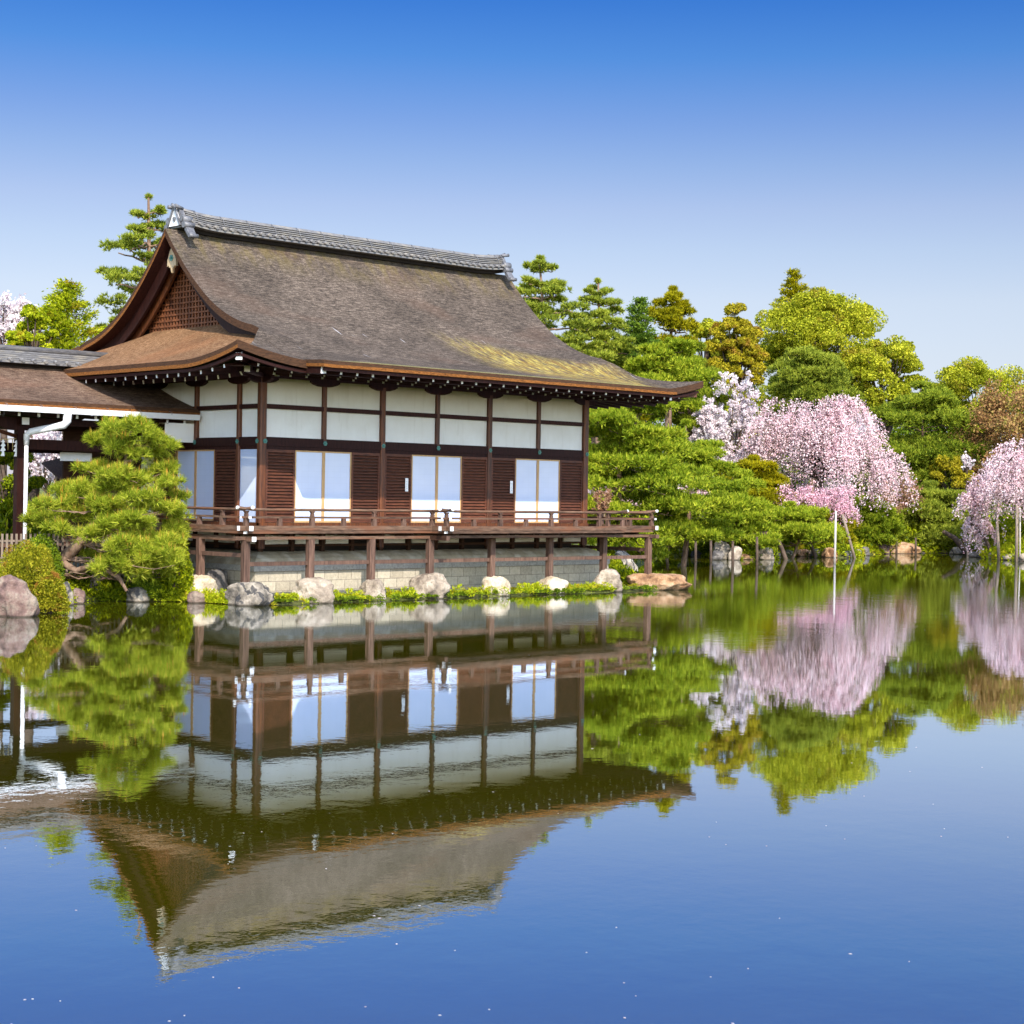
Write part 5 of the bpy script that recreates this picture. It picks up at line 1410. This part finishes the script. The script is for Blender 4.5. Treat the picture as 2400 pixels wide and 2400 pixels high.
rk('pale crusty boulder under the post beside the garden pine', -1.50, 0.50, 0.74, 0.60, 'cream', 9, 0.8)
RL = 'boulders on the left bank'
rk('dark pitted rock against the podium behind the corner post', -0.95, 0.55, 0.55, 0.75, 'dark', 10, 0.8, RL)
rk('small dark split stone beside the corner boulder', -1.55, -0.65, 0.30, 0.30, 'dark', 11, 0.7, RL)
rk('flat grey stone among ferns left of the corner boulder', -2.05, -0.28, 0.36, 0.24, 'mauve', 12, 0.6, RL)
rock('big mauve-brown boulder at the left edge of the water', 35, 0, 36.9, 0.98, 0.72, 'mauve', 13, None, 0.6, RL)
rock('small brown boulder between the azalea and the garden pine', 186, 0, 41.2, 0.38, 0.30, 'mauve', 14, None, 0.6, RL)
rock('upright grey stone at the foot of the garden pine', 158, 0, 40.6, 0.34, 0.45, 'grey', 15, 0.05, 0.8, RL)
rock('pointed grey stone in the shade below the pine branches', 226, 0, 42.6, 0.36, 0.62, 'grey', 16, 0.05, 0.9, RL)
rock('grey-brown stone at the waterline under the pine', 325, 0, 42.2, 0.62, 0.28, 'grey', 17, None, 0.6, RL)
RR2 = 'boulders beyond the east end of the hall'
rock('slanting grey rock right of the stone podium', 1462, 0, 57.5, 1.0, 0.95, 'grey', 30, None, 0.9, RR2)
rock('low brown stone in the water behind the rusty boulder', 1475, 0, 54.6, 0.55, 0.22, 'mauve', 31, None, 0.6, RR2)
rock('pale stone standing at the corner of the podium', 1440, 0, 55.5, 0.45, 0.55, 'tan', 32, None, 0.8, RR2)
rng = np.random.default_rng(77)
FR = [(1552, 80.5, 1.2, .7, 'dark', 'dark boulder at the waterline right of the veranda end'), (1602, 81.5, 1.1, 1.25, 'grey', 'tall grey rock rising under the large pine'), (1632, 81, .9, .5, 'dark', 'low dark rock right of the tall grey rock'),
      (1690, 78.5, 1.3, 1.35, 'grey', 'tall grey boulder between the two prop posts'), (1722, 78.3, 1.2, 1.0, 'tan', 'pale tan boulder beside the tall grey boulder'), (1680, 77.8, .9, .7, 'dark', 'dark rock at the foot of the tall grey boulder'),
      (1796, 79.2, 1.25, .95, 'tan', 'square pale boulder under the low pine'), (1752, 79.5, .8, .5, 'grey', 'small grey stone left of the square boulder'), (1880, 85.2, 1.2, .55, 'rust', 'long rusty stone at the waterline'),
      (1912, 84.6, 1.0, .65, 'dark', 'dark rock left of the white prop post'), (1945, 84.0, 1.3, .8, 'rust', 'rusty rock behind the white prop post'), (2022, 88, 1.4, .75, 'dark', 'dark round boulder right of the leaning post'),
      (2058, 91.5, 1.5, .85, 'mauve', 'brown boulder left of the big pale rock'), (2098, 93.2, 3.0, 0.80, 'rust', 'big pale pointed rock at the far end of the pond'), (2150, 93.8, 1.7, .45, 'dark', 'long low dark rock at the far end'),
      (2205, 94.6, 1.6, .4, 'mauve', 'flat brown rock in the shaded far corner'), (2248, 93.0, 1.8, .75, 'grey', 'mossy grey rock under the leaning dark trunk'), (2285, 88.2, 1.3, .5, 'grey', 'low stone below the hanging pink blossom'),
      (2330, 85.9, 1.1, .75, 'tan', 'pale stone beside the grey prop post'), (2372, 84.3, 1.6, .5, 'tan', 'low pale stone between the prop posts'), (2402, 82.6, 1.4, .7, 'tan', 'pale stone at the right edge of the photo')]
for i, (u, D, w_, h_, kd, lb) in enumerate(FR): rock(lb, u, 0, D, w_ * (0.62 if 'big' not in lb else 0.95), h_ * (0.56 if 'big' not in lb else 0.9), kd, 40 + i, None, float(rng.uniform(0.6, 0.95) if 'big' not in lb else 1.3), 'boulders on the far shore')

rng = np.random.default_rng(78)
for i in range(26):
    u = 1545 + i * 33.5 + rng.uniform(-10, 10)
    vline = np.interp(u, [1500, 1600, 1700, 1800, 1860, 1900, 1990, 2030, 2100, 2240, 2300, 2350, 2400], [1305, 1303, 1312, 1312, 1302, 1305, 1308, 1300, 1296, 1296, 1308, 1312, 1316])
    q_ = hit(u, vline - 0.5, 2, 0); D_ = float((q_ - CAMP) @ FWD)
    rock('small half sunk stone in the row edging the far waterline', u, 0, D_ + 0.3, rng.uniform(0.45, 0.95), rng.uniform(0.14, 0.34), ['mauve', 'rust', 'tan', 'dark', 'grey'][i % 5], 90 + i, None, 0.7, 'small stones edging the far waterline')
# ------------------------------------------------------------------ low plants along the shore
def cover(name, pts, n, spread, hh, mat, lsz, seed, label):
    """many small leafy plants, each a low rosette, along a line"""
    rng = np.random.default_rng(seed); pts = np.array(pts, float)
    m_ = max(6, n // 70)
    seg = rng.integers(0, len(pts) - 1, m_); t = rng.uniform(0, 1, m_)[:, None]
    pc = pts[seg] * (1 - t) + pts[seg + 1] * t + rng.normal(size=(m_, 2)) * spread
    hc = hh * rng.uniform(0.3, 1.0, m_) ** 1.3; rc = (0.5 * hh + lsz) * rng.uniform(0.6, 1.4, m_)
    k = rng.integers(0, m_, n); d = unit(rng.normal(size=(n, 3))); d[:, 2] = np.abs(d[:, 2])
    q = pc[k] + d[:, :2] * rc[k][:, None] * rng.uniform(0.3, 1, n)[:, None]
    s = sdist(q[:, 0], q[:, 1]); z = np.maximum(hgt(s, q[:, 0], q[:, 1]), 0.0)
    keep = s > -0.16; q, z, d, k = q[keep], z[keep], d[keep], k[keep]; n = len(q)
    C = np.stack([q[:, 0], q[:, 1], z + 0.02 + d[:, 2] * hc[k]], 1)
    D = d + rng.normal(size=(n, 3)) * 0.45
    o = fastmesh(name, leaves(C, D, lsz * rng.uniform(0.6, 1.7, n), lsz * 0.42, rng), 4, LM[mat])
    return tag(o, label, 'plants', kind='stuff')
cover('ground_cover', [(-0.9, -1.55), (-0.2, -1.62), (0.1, -1.6)], 825, 0.14, 0.22, 'fern', 0.07, 1, 'bright low ferns between the first two foundation boulders')
cover('ground_cover', [(1.1, -1.6), (2.2, -1.6)], 1210, 0.14, 0.22, 'fern', 0.07, 2, 'bright low ferns between the second and third foundation boulders')
cover('ground_cover', [(2.9, -1.6), (3.9, -1.65)], 1100, 0.14, 0.26, 'fern', 0.07, 3, 'bright low ferns between the third and fourth foundation boulders')
cover('ground_cover', [(4.9, -1.65), (6.4, -1.7), (7.2, -1.68), (8.6, -1.68)], 2860, 0.16, 0.26, 'fern', 0.07, 4, 'ferns and yellow herbs in front of the stone podium centre')
cover('ground_cover', [(9.4, -1.68), (10.9, -1.72)], 1430, 0.15, 0.24, 'fern', 0.07, 5, 'bright low ferns left of the seventh foundation boulder')
cover('ground_cover', [(-2.6, 0.35), (-2.1, 0.0), (-1.8, -0.5), (-1.75, -0.9)], 7000, 0.20, 0.30, 'fern', 0.07, 6, 'mound of vivid yellow-green herbs left of the corner boulder')
cover('ground_cover', [(-4.2, 2.2), (-3.5, 1.8), (-3.0, 1.2), (-2.3, 0.8)], 9000, 0.30, 0.35, 'shrub', 0.08, 7, 'ferns and small herbs under the garden pine')
cover('ground_cover', [(-6.2, -0.2), (-5.2, 0.9), (-4.4, 1.9)], 5000, 0.22, 0.30, 'fern', 0.08, 8, 'yellow ferns at the waterline beside the azaleas')
cover('ground_cover', [(13.9, -1.3), (14.4, 0.2), (15.2, 1.4), (18.6, 5.2), (25, 11)], 9000, 0.5, 0.5, 'shrub', 0.14, 9, 'low plants on the bank behind the last veranda post')
cover('ground_cover', [(29, 14.5), (33, 16.8), (37.4, 18.6), (36.4, 14.6), (38, 13.9), (44, 17), (44.5, 15), (45, 13.6), (49.4, 16.6)], 26000, 0.5, 0.40, 'shrub', 0.15, 10, 'low green plants along the far waterline')
cover('ground_cover', [(44.5, 13.5), (49.4, 16.8), (53.6, 17.8), (57.6, 17), (55, 12.4), (52.6, 10.8), (51.4, 8.9), (50.4, 6.7), (51.5, 4)], 24000, 0.9, 0.5, 'fern', 0.16, 11, 'mossy mounds and ferns on the right shore')
cover('ground_cover', [(30, 20), (38, 22), (46, 20), (54, 21), (60, 19), (58, 12), (56, 6)], 60000, 2.2, 1.4, 'shrub', 0.26, 12, 'undergrowth below the trees behind the pond')
cover('ground_cover', [(-26, 12), (-14, 13), (-4, 12), (4, 13), (14, 12), (22, 18)], 40000, 2.0, 1.5, 'shrub', 0.22, 13, 'undergrowth behind the hall and walkway')

cover('ground_cover', [(-1.2, -1.86), (3, -1.9), (8, -1.92), (12.9, -1.95)], 9000, 0.05, 0.10, 'darkshrub', 0.06, 14, 'dark low moss fringe along the waterline below the veranda')
cover('ground_cover', [(-1.0, -1.3), (3, -1.2), (8, -1.25), (12.6, -1.3)], 9000, 0.22, 0.10, 'azalea', 0.06, 15, 'brownish herbs on the strip between podium and boulders')
# fallen petals drifting on the pond
rng = np.random.default_rng(5); n = 90
V = []
for i in range(n):
    u = rng.uniform(-100, 2500); v = 1450 + 950 * rng.uniform(0, 1) ** 0.9
    p = hit(u, v, 2, 0.004)
    if sdist(np.array([p[0]]), np.array([p[1]]))[0] > -0.3: continue
    D_ = math.hypot(p[0] - CAMP[0], p[1] - CAMP[1]); r = rng.uniform(0.004, 0.008) * (1.5 if i % 9 == 0 else 1) * (0.7 + D_ / 40); a = rng.uniform(0, 6.28)
    V.append([(p[0] + r * math.cos(a + q * math.pi / 2) * (1 if q % 2 else 1.6), p[1] + r * math.sin(a + q * math.pi / 2) * (1 if q % 2 else 1.6), 0.0012 + 0.001 * (q % 2)) for q in range(4)])
pe = fastmesh('fallen_petals', np.array(V), 4, LM['white']); tag(pe, 'tiny pale cherry petals scattered over the water', 'petals', kind='stuff')
# ------------------------------------------------------------------ trees behind the hall on the left
GL = 'trees behind the walkway'
pine('tall open pine rising behind the left end of the hall ridge', 330, 455, 62, 120, 760, 'pine_soft', 101, levels=9, per=4, nl=85, nsz=0.16, open_=0.9, group=GL, lean=0.1, toppy=0.8, padz=0.14)
conifer('bright yellow-green cypress behind the walkway roof', 148, 655, 60, 112, 860, 'maple', 102, tiers=12, nl=520, lsz=0.17, group=GL)
broadleaf('bright green leafy tree beside the cypress above the walkway', 70, 715, 58, 60, 880, 'maple', 103, 28, 320, 0.13, GL)
spray_tree('pale cherry tree in bloom above the walkway at the left edge', 5, 685, 64, 85, 860, 'white', 104, 9000, 0.12, group=GL)
broadleaf('green garden tree seen under the walkway roof at the left edge', 20, 1050, 52, 90, 1215, 'shrub', 105, 26, 420, 0.11, GL)
spray_tree('blossoming shrub seen through the walkway posts', 110, 990, 56, 70, 1150, 'white', 106, 3500, 0.10, 'flowering_shrub', 'shrub', GL)
broadleaf('dark leafy tree behind the basin shelter', 220, 1010, 58, 100, 1200, 'darkshrub', 107, 26, 420, 0.13, GL)

# ------------------------------------------------------------------ trees right of the hall, back row first
GB = 'tall trees behind the pond'
broadleaf('huge camphor tree with billowing yellow-green crown', 1905, 668, 112, 170, 960, 'camphor', 201, 170, 520, 0.19, GB, cr=0.20)
broadleaf('camphor shoulder crown descending on the right of the huge camphor', 2070, 785, 108, 95, 1010, 'camphor', 202, 80, 420, 0.19, GB, cr=0.24)
conifer('small dark pine tip poking above the camphor crown', 1850, 628, 114, 46, 740, 'pine_olive', 203, 10, 260, 0.24, GB)
broadleaf('ochre tinted cedar left of the huge camphor', 1715, 700, 104, 85, 960, 'cedar', 204, 90, 460, 0.17, GB, cr=0.24, cone=0.35)
broadleaf('rounded yellow-green tree between cedar and round-pad pine', 1640, 745, 108, 60, 900, 'camphor', 205, 36, 460, 0.18, GB)
broadleaf('camphor crown at the right edge above the russet tree', 2290, 832, 116, 140, 1050, 'camphor', 206, 110, 460, 0.19, GB, cr=0.21, squash=0.75)
pine('tall tapering pine nearest the hall roof', 1252, 602, 84, 120, 860, 'pine_soft', 207, levels=9, per=4, nl=105, nsz=0.20, open_=0.8, group=GB, padz=0.15)
pine('second tapering pine right of the one nearest the roof', 1388, 655, 86, 105, 880, 'pine_soft', 208, levels=9, per=4, nl=100, nsz=0.20, open_=0.8, group=GB, padz=0.15)
conifer('dark blue-green fir with pointed top', 1487, 692, 88, 62, 900, 'pine_dark', 209, 15, 420, 0.20, GB)
pine('pine with rounded olive tufts on a bare stem', 1563, 675, 90, 62, 800, 'pine_olive', 210, levels=5, per=4, nl=150, nsz=0.20, open_=0.5, group=GB, padz=0.32, toppy=0.5, flat=True)
pine('dense olive pine below the two tapering pines', 1400, 790, 92, 130, 980, 'pine_olive', 211, levels=6, per=5, nl=170, nsz=0.22, group=GB)
pine('green pine mass below the rounded olive tufts', 1600, 790, 95, 100, 1000, 'pine_mid', 212, levels=7, per=5, nl=170, nsz=0.22, group=GB)
broadleaf('green understorey tree behind the white cherry', 1760, 880, 104, 120, 1120, 'camphor', 213, 50, 420, 0.19, GB)
pine('broad grey-green pine in front of the huge camphor', 1892, 822, 100, 110, 960, 'pine_soft', 214, levels=5, per=6, nl=260, nsz=0.20, group=GB, toppy=0.5, padz=0.26, flat=True)
pine('large green pine right of the pink weeping cherry', 2150, 905, 102, 150, 1230, 'pine_mid', 215, levels=8, per=6, nl=260, nsz=0.22, group=GB, toppy=0.55, flat=True)
spray_tree('russet leafed tree with reddish buds at the right', 2375, 895, 100, 145, 1180, 'russet', 216, 42000, 0.14, 'russet_tree', 'tree', GB, 44, 0.5)
broadleaf('ochre shrubby tree left of the russet tree', 2235, 1050, 98, 60, 1200, 'cedar', 217, 30, 360, 0.16, GB)
broadleaf('dark backing tree behind the far left of the pond', 1480, 900, 112, 170, 1180, 'darkshrub', 218, 60, 420, 0.24, GB)
broadleaf('dark backing tree behind the pink weeping cherry', 1800, 960, 116, 190, 1230, 'darkshrub', 219, 60, 420, 0.24, GB)
broadleaf('dark backing tree behind the far corner of the pond', 2140, 940, 118, 190, 1260, 'darkshrub', 220, 60, 420, 0.24, GB)
broadleaf('dark backing tree behind the right shore', 2400, 1060, 112, 160, 1270, 'darkshrub', 221, 50, 420, 0.24, GB)
broadleaf('dark backing tree hidden behind the east end of the hall', 1200, 900, 100, 200, 1150, 'darkshrub', 222, 50, 420, 0.24, GB)

GC = 'cherry trees in blossom'
spray_tree('white flowering cherry behind the roof corner', 1712, 856, 92, 88, 1120, 'white', 301, 21000, 0.10, nb=30, thick=0.2)
spray_tree('white flowering cherry seen just right of the roof corner', 1660, 930, 90, 60, 1110, 'white', 302, 16000, 0.10, nb=24, thick=0.28)
weeping('large pink weeping cherry in full bloom in the middle distance', 1925, 893, 90, 182, 1190, 'pink', 313, 96, 18, 40, 0.088, mr=0.16)
weeping('low deep pink weeping branch cluster around the white prop post', 1968, 1130, 85.5, 66, 1235, 'deeppink', 304, 20, 12, 34, 0.075, mr=0.22, rim=2.0, core=0.1, ub=1985)
weeping('thin pink blossom branch reaching left over the olive pine', 1868, 1120, 86, 52, 1215, 'deeppink', 310, 12, 9, 26, 0.09, mr=0.22, rim=2.0, ub=1905)
weeping('pink weeping cherry drooping over the water at the right edge', 2620, 958, 86, 305, 1215, 'pink', 305, 190, 22, 40, 0.088, mr=0.11)
weeping('long strand of pink blossom hanging to the water left of the prop posts', 2278, 1120, 86.5, 34, 1292, 'pink', 306, 8, 16, 60, 0.10, ub=2330, rim=2.5, mr=0.5)
spray_tree('pink cherry glimpsed through the large pine', 1440, 1030, 88, 120, 1200, 'pink', 307, 14000, 0.13, nb=30)
spray_tree('pink cherry glimpsed low behind the large pine', 1620, 1120, 86, 70, 1260, 'pink', 308, 6000, 0.13, nb=20)
spray_tree('small white blossom spray right of the large green pine', 2262, 1058, 97, 22, 1110, 'white', 309, 700, 0.13, nb=10)

GN = 'pines along the far shore'
pine('large bright pine spreading right behind the veranda', 1455, 905, 66, 170, 1240, 'pine_bright', 401, levels=7, per=7, nl=230, nsz=0.18, group=GN, toppy=0.5, lean=0.1, padz=0.15)
pine('bright pine leaning right of the large bright pine', 1600, 985, 70, 120, 1240, 'pine_bright', 402, levels=5, per=7, nl=220, nsz=0.18, group=GN, toppy=0.5, padz=0.15)
pine('bright pine crown just above the roof corner', 1560, 795, 84, 92, 930, 'pine_bright', 403, levels=5, per=5, nl=200, nsz=0.20, group=GN, toppy=0.6)
pine('low bright pine pad over the dark rocks near the veranda end', 1560, 1225, 79, 65, 1272, 'pine_bright', 404, levels=2, per=5, nl=200, nsz=0.18, group=GN, toppy=0.5, flat=True)
pine('spreading green pine on crooked stems above the tan boulder', 1720, 1105, 79.5, 110, 1255, 'pine_bright', 405, levels=5, per=6, nl=210, nsz=0.18, group=GN, toppy=0.5, flat=True)
pine('low green pine over the square pale boulder', 1850, 1180, 82, 100, 1262, 'pine_bright', 406, levels=4, per=6, nl=210, nsz=0.18, group=GN, toppy=0.5, flat=True)
pine('olive pine in smooth layers below the white cherry', 1760, 1072, 88, 95, 1230, 'pine_olive', 407, levels=6, per=6, nl=230, nsz=0.18, group=GN, toppy=0.55, flat=True)
pine('olive green pine left of the white prop post', 1935, 1175, 86, 60, 1268, 'pine_olive', 408, levels=4, per=5, nl=190, nsz=0.18, group=GN, flat=True)
pine('low pine between the leaning post and the big pale rock', 2035, 1168, 91, 75, 1265, 'pine_bright', 409, levels=5, per=6, nl=210, nsz=0.19, group=GN, flat=True)
pine('wide soft green pine at the far end above the flat rock', 2175, 1135, 96, 115, 1262, 'pine_soft', 410, levels=6, per=6, nl=250, nsz=0.19, group=GN, flat=True)
pine('small dark pine leaning at the far corner under the pink branch', 2290, 1180, 97, 55, 1275, 'pine_dark', 411, levels=4, per=5, nl=190, nsz=0.19, group=GN, flat=True)
spray_tree('bare reddish tree with pale limbs above the far shore', 2095, 1105, 95, 78, 1215, 'twig', 501, 4200, 0.10, 'bare_tree', 'tree', 'bare trees', 18, 0.35, M_TWIG)
spray_tree('small bare reddish shrub behind the veranda railing', 1412, 1140, 62, 34, 1225, 'twig', 502, 2200, 0.06, 'bare_shrub', 'shrub', 'bare trees', 14, 0.35, M_TWIG)
shrub('round green shrub at the east corner of the podium', 1438, 1300, 55.5, 26, 'shrub', 601, 3500, 0.06, group='shrubs on the far shore', lumps=3)
GS = 'shrubs on the far shore'
for i, (u, vt, D, hw, mt, lb) in enumerate([(1770, 1268, 82, 34, 'shrub', 'green shrub left of the square pale boulder'), (1860, 1262, 86, 34, 'azalea', 'ochre shrub right of the square pale boulder'), (1975, 1255, 87, 30, 'shrub', 'green shrub between the two slanting posts'),
        (1650, 1262, 83, 40, 'darkshrub', 'dark shrub under the crooked pine stems'), (2380, 1252, 93, 70, 'azalea', 'yellow-green mossy mound behind the grey prop posts'), (2310, 1268, 91, 45, 'darkshrub', 'dark green shrub left of the grey prop post'), (1700, 1225, 84, 40, 'shrub', 'bright green shrub behind the tall grey boulder'),
        (2398, 1225, 95, 24, 'shrub', 'leafy bush beside the person in blue'), (2070, 1262, 95, 60, 'azalea', 'ochre shrub behind the big pale rock')]):
    shrub(lb, u, vt, D, hw, mt, 610 + i, 3600, 0.10, group=GS, lumps=4)

# ------------------------------------------------------------------ prop posts standing in the water and on the bank
def prop(u0, v0, u1, v1, D, r, mat, label, crutch=True):
    a = dep(u0, v0, D); b = dep(u1, v1, D); zb = -0.35
    t = (zb - a[2]) / (b[2] - a[2]); b = a + (b - a) * t
    e = empty('prop_post', (b[0], b[1], 0.0), label, 'prop post', 'prop posts under the branches')
    mb = MB(); mb.tube([a, a * 0.5 + b * 0.5 + np.array([0.01, 0, 0]), b], [r * 0.85, r, r * 1.05], 9); mb.build('pole', mat, e)
M_WPOLE = simple('pale_peeled_pole', (0.34, 0.29, 0.25), (0.66, 0.60, 0.55), 5, 0.7, 0, (6, 6, 0.8))
prop(1959, 1198, 1956, 1320, 76.2, 0.05, M_WPOLE, 'tall pale peeled prop post standing in the water under the pink blossom', False)
prop(1974, 1205, 2002, 1306, 83.6, 0.07, M_POLE, 'grey prop post leaning under the pink weeping branches')
prop(1838, 1135, 1835, 1300, 86.5, 0.04, M_WPOLE, 'thin pale prop pole in the olive pine left of the weeping cherry', False)
prop(2336, 1205, 2341, 1310, 84.6, 0.075, M_POLE, 'thick grey prop post at the right under the pink canopy')
prop(2384, 1185, 2382, 1316, 82.4, 0.075, M_POLE, 'thick brown prop post nearest the right edge')
prop(2391, 1190, 2390, 1314, 82.6, 0.035, M_WPOLE, 'thin pale pole tied beside the thick brown prop post', False)
for i, (u, vt, vb, D, lb) in enumerate([(1630, 1255, 1318, 75.5, 'dark prop stake in the water furthest left'), (1666, 1265, 1314, 76, 'dark prop stake in the water second from the left'), (1717, 1262, 1330, 69.6, 'dark prop stake below the crooked pine stems'), (1774, 1258, 1325, 72.2, 'dark prop stake in front of the square pale boulder'),
        (2083, 1268, 1298, 91.5, 'short dark stake left of the big pale rock'), (2101, 1262, 1298, 91.2, 'dark stake in front of the big pale rock'), (2146, 1260, 1300, 91.8, 'dark stake right of the big pale rock'), (2268, 1290, 1304, 87, 'short pale stake at the foot of the hanging blossom')]):
    prop(u, vt, u, vb, D, 0.06, M_BARKD if i < 7 else M_POLE, lb, i < 4)
# crooked pine stems reaching over the far shore
def stem(pts, D, r0, r1, label):
    P = [dep(u, v, D) for u, v in pts]; b = P[-1]
    mb = MB(); mb.tube(P, list(np.linspace(r1, r0, len(P))), 8, cap=False, jit=0.08, rng=np.random.default_rng(3))
    o = mb.build('leaning_tree', M_BARKD); tag(o, label, 'tree', 'crooked trunks on the far shore')
stem([(1540, 1215), (1575, 1232), (1610, 1248), (1680, 1256), (1740, 1262), (1800, 1250)], 79, 0.13, 0.05, 'long crooked pine limb running level over the water props')
stem([(1822, 1262), (1832, 1285), (1842, 1312)], 80, 0.11, 0.09, 'dark slanting trunk rising from the water right of the square boulder')
stem([(1895, 1262), (1902, 1282), (1912, 1306)], 83, 0.10, 0.07, 'dark slanting trunk near the dark rock')
stem([(2210, 1245), (2238, 1262), (2258, 1285), (2270, 1298)], 92, 0.22, 0.10, 'thick dark trunk leaning left at the far right corner')
stem([(2311, 1276), (2290, 1280), (2272, 1286), (2264, 1296)], 91, 0.12, 0.06, 'dead branch lying right of the thick leaning trunk')
stem([(2078, 1222), (2084, 1208), (2092, 1202)], 93, 0.12, 0.10, 'short bent dark trunk among the low far pines')

# ------------------------------------------------------------------ visitors on the far path
SKIN = simple('skin', (0.50, 0.27, 0.18), (0.56, 0.32, 0.22), 8, 0.6)
def cloth(nm, a, b): return simple(nm, a, b, 7, 0.85)
def person(u, D, vhead, label, jacket, trousers, hair, cap=None, seed=0, arms=0.5):
    top = dep(u, vhead, D); x, y = top[0], top[1]; Hh = 1.68; zb = top[2] - Hh
    e = empty('person', (x, y, zb), label, 'person', 'visitors on the far path')
    r_ = np.array([RGT[0], RGT[1], 0]); r_ /= np.linalg.norm(r_); f_ = np.array([-FWD[0], -FWD[1], 0]); f_ /= np.linalg.norm(f_)
    def P(a, b, c): return np.array([x, y, zb]) + r_ * a + f_ * b + np.array([0, 0, c])
    def skin(name, vs, es, mat, sub=2):
        me = bpy.data.meshes.new(name); me.from_pydata([tuple(P(*v[:3])) for v in vs], es, []); o = bpy.data.objects.new(name, me); COL.objects.link(o)
        md = o.modifiers.new('s', 'SKIN'); 
        for i, v in enumerate(vs):
            sv = me.skin_vertices[0].data[i]; sv.radius = (v[3], v[4] if len(v) > 4 else v[3]); sv.use_root = (i == 0)
        o.modifiers.new('d', 'SUBSURF').levels = sub; o.modifiers['d'].render_levels = sub
        me.materials.append(mat); o.parent = e; o.location = (-x, -y, -zb)
        dg = bpy.context.evaluated_depsgraph_get(); me2 = bpy.data.meshes.new_from_object(o.evaluated_get(dg)); o.modifiers.clear(); o.data = me2
        for p in me2.polygons: p.use_smooth = True
        if not me2.materials: me2.materials.append(mat)
        return o
    # body: pelvis, chest, neck, head; arms with hands at the waist; legs
    vs = [(0, 0, .92, .15, .10), (0, 0, 1.15, .14, .10), (0, 0, 1.36, .17, .10), (0, 0, 1.46, .055), (0, .01, 1.53, .075, .09), (0, .015, 1.62, .07, .085),
          (.17, 0, 1.38, .055), (.25, .03, 1.14, .042), (.17, .20, 1.02, .032), (-.17, 0, 1.38, .055), (-.25, .03, 1.14, .042), (-.17, .20, 1.02, .032),
          (.09, 0, .86, .085), (.10, .01, .48, .06), (.10, 0, .08, .045), (.10, .12, .035, .04), (-.09, 0, .86, .085), (-.10, .01, .48, .06), (-.10, 0, .08, .045), (-.10, .12, .035, .04)]
    es = [(0, 1), (1, 2), (2, 3), (3, 4), (4, 5), (2, 6), (6, 7), (7, 8), (2, 9), (9, 10), (10, 11), (0, 12), (12, 13), (13, 14), (14, 15), (0, 16), (16, 17), (17, 18), (18, 19)]
    for s, i in ((1, 8), (-1, 11)):
        for q in range(4):
            vs.append((s * (.15 - q * .002), .235 + q * .004, 1.045 - q * .018, .009)); es.append((i, len(vs) - 1)); vs.append((s * .115, .27, 1.04 - q * .018, .008)); es.append((len(vs) - 2, len(vs) - 1))
        vs.append((s * .135, .20, 1.055, .010)); es.append((i, len(vs) - 1))
    body = skin('body', vs, es, SKIN)
    mbf = MB()
    for s in (-1, 1): mbf.lathe(P(s * .028, .098, 1.585), [(.004, -.008), (.010, 0), (.004, .008)], 6)
    mbf.build('eyes', M_DARK, e)
    mbf = MB(); mbf.tube([P(0, .10, 1.585), P(0, .122, 1.555), P(0, .10, 1.545)], [.010, .014, .012], 6); mbf.tube([P(-.024, .098, 1.52), P(.024, .098, 1.52)], .006, 5)
    for s in (-1, 1): mbf.tube([P(s * .078, 0, 1.60), P(s * .085, -.01, 1.55)], .014, 6)
    mbf.build('face_features', SKIN, e)
    skin('jacket', [(0, 0, .90, .19, .14), (0, 0, 1.15, .18, .135), (0, 0, 1.36, .20, .13), (0, 0, 1.44, .08), (.19, 0, 1.38, .075), (.27, .03, 1.14, .06), (.20, .16, 1.04, .048), (-.19, 0, 1.38, .075), (-.27, .03, 1.14, .06), (-.20, .16, 1.04, .048)], [(0, 1), (1, 2), (2, 3), (2, 4), (4, 5), (5, 6), (2, 7), (7, 8), (8, 9)], jacket)
    skin('trousers', [(0, 0, .92, .16, .12), (.09, 0, .84, .10), (.10, .01, .48, .078), (.10, 0, .10, .07), (-.09, 0, .84, .10), (-.10, .01, .48, .078), (-.10, 0, .10, .07)], [(0, 1), (1, 2), (2, 3), (0, 4), (4, 5), (5, 6)], trousers)
    skin('hair' if cap is None else 'cap', [(0, -.02, 1.60, .085, .09), (0, -.025, 1.655, .078, .08)], [(0, 1)], hair if cap is None else cap)
    return e
person(2366, 97, 1216, 'person in a light blue jacket standing behind the shrubs under the pink blossom', cloth('blue_cloth', (0.10, 0.26, 0.60), (0.22, 0.42, 0.76)), cloth('dark_cloth', (0.03, 0.035, 0.05), (0.05, 0.055, 0.08)), simple('hair', (0.05, 0.03, 0.02), (0.09, 0.05, 0.03), 9, 0.6))
person(2398, 92.5, 1263, 'person in navy clothes and lilac cap at the right edge of the photo', cloth('navy_cloth', (0.015, 0.02, 0.06), (0.03, 0.035, 0.10)), bpy.data.materials['dark_cloth'], bpy.data.materials['hair'], cloth('lilac_cloth', (0.25, 0.25, 0.5), (0.35, 0.35, 0.6)))
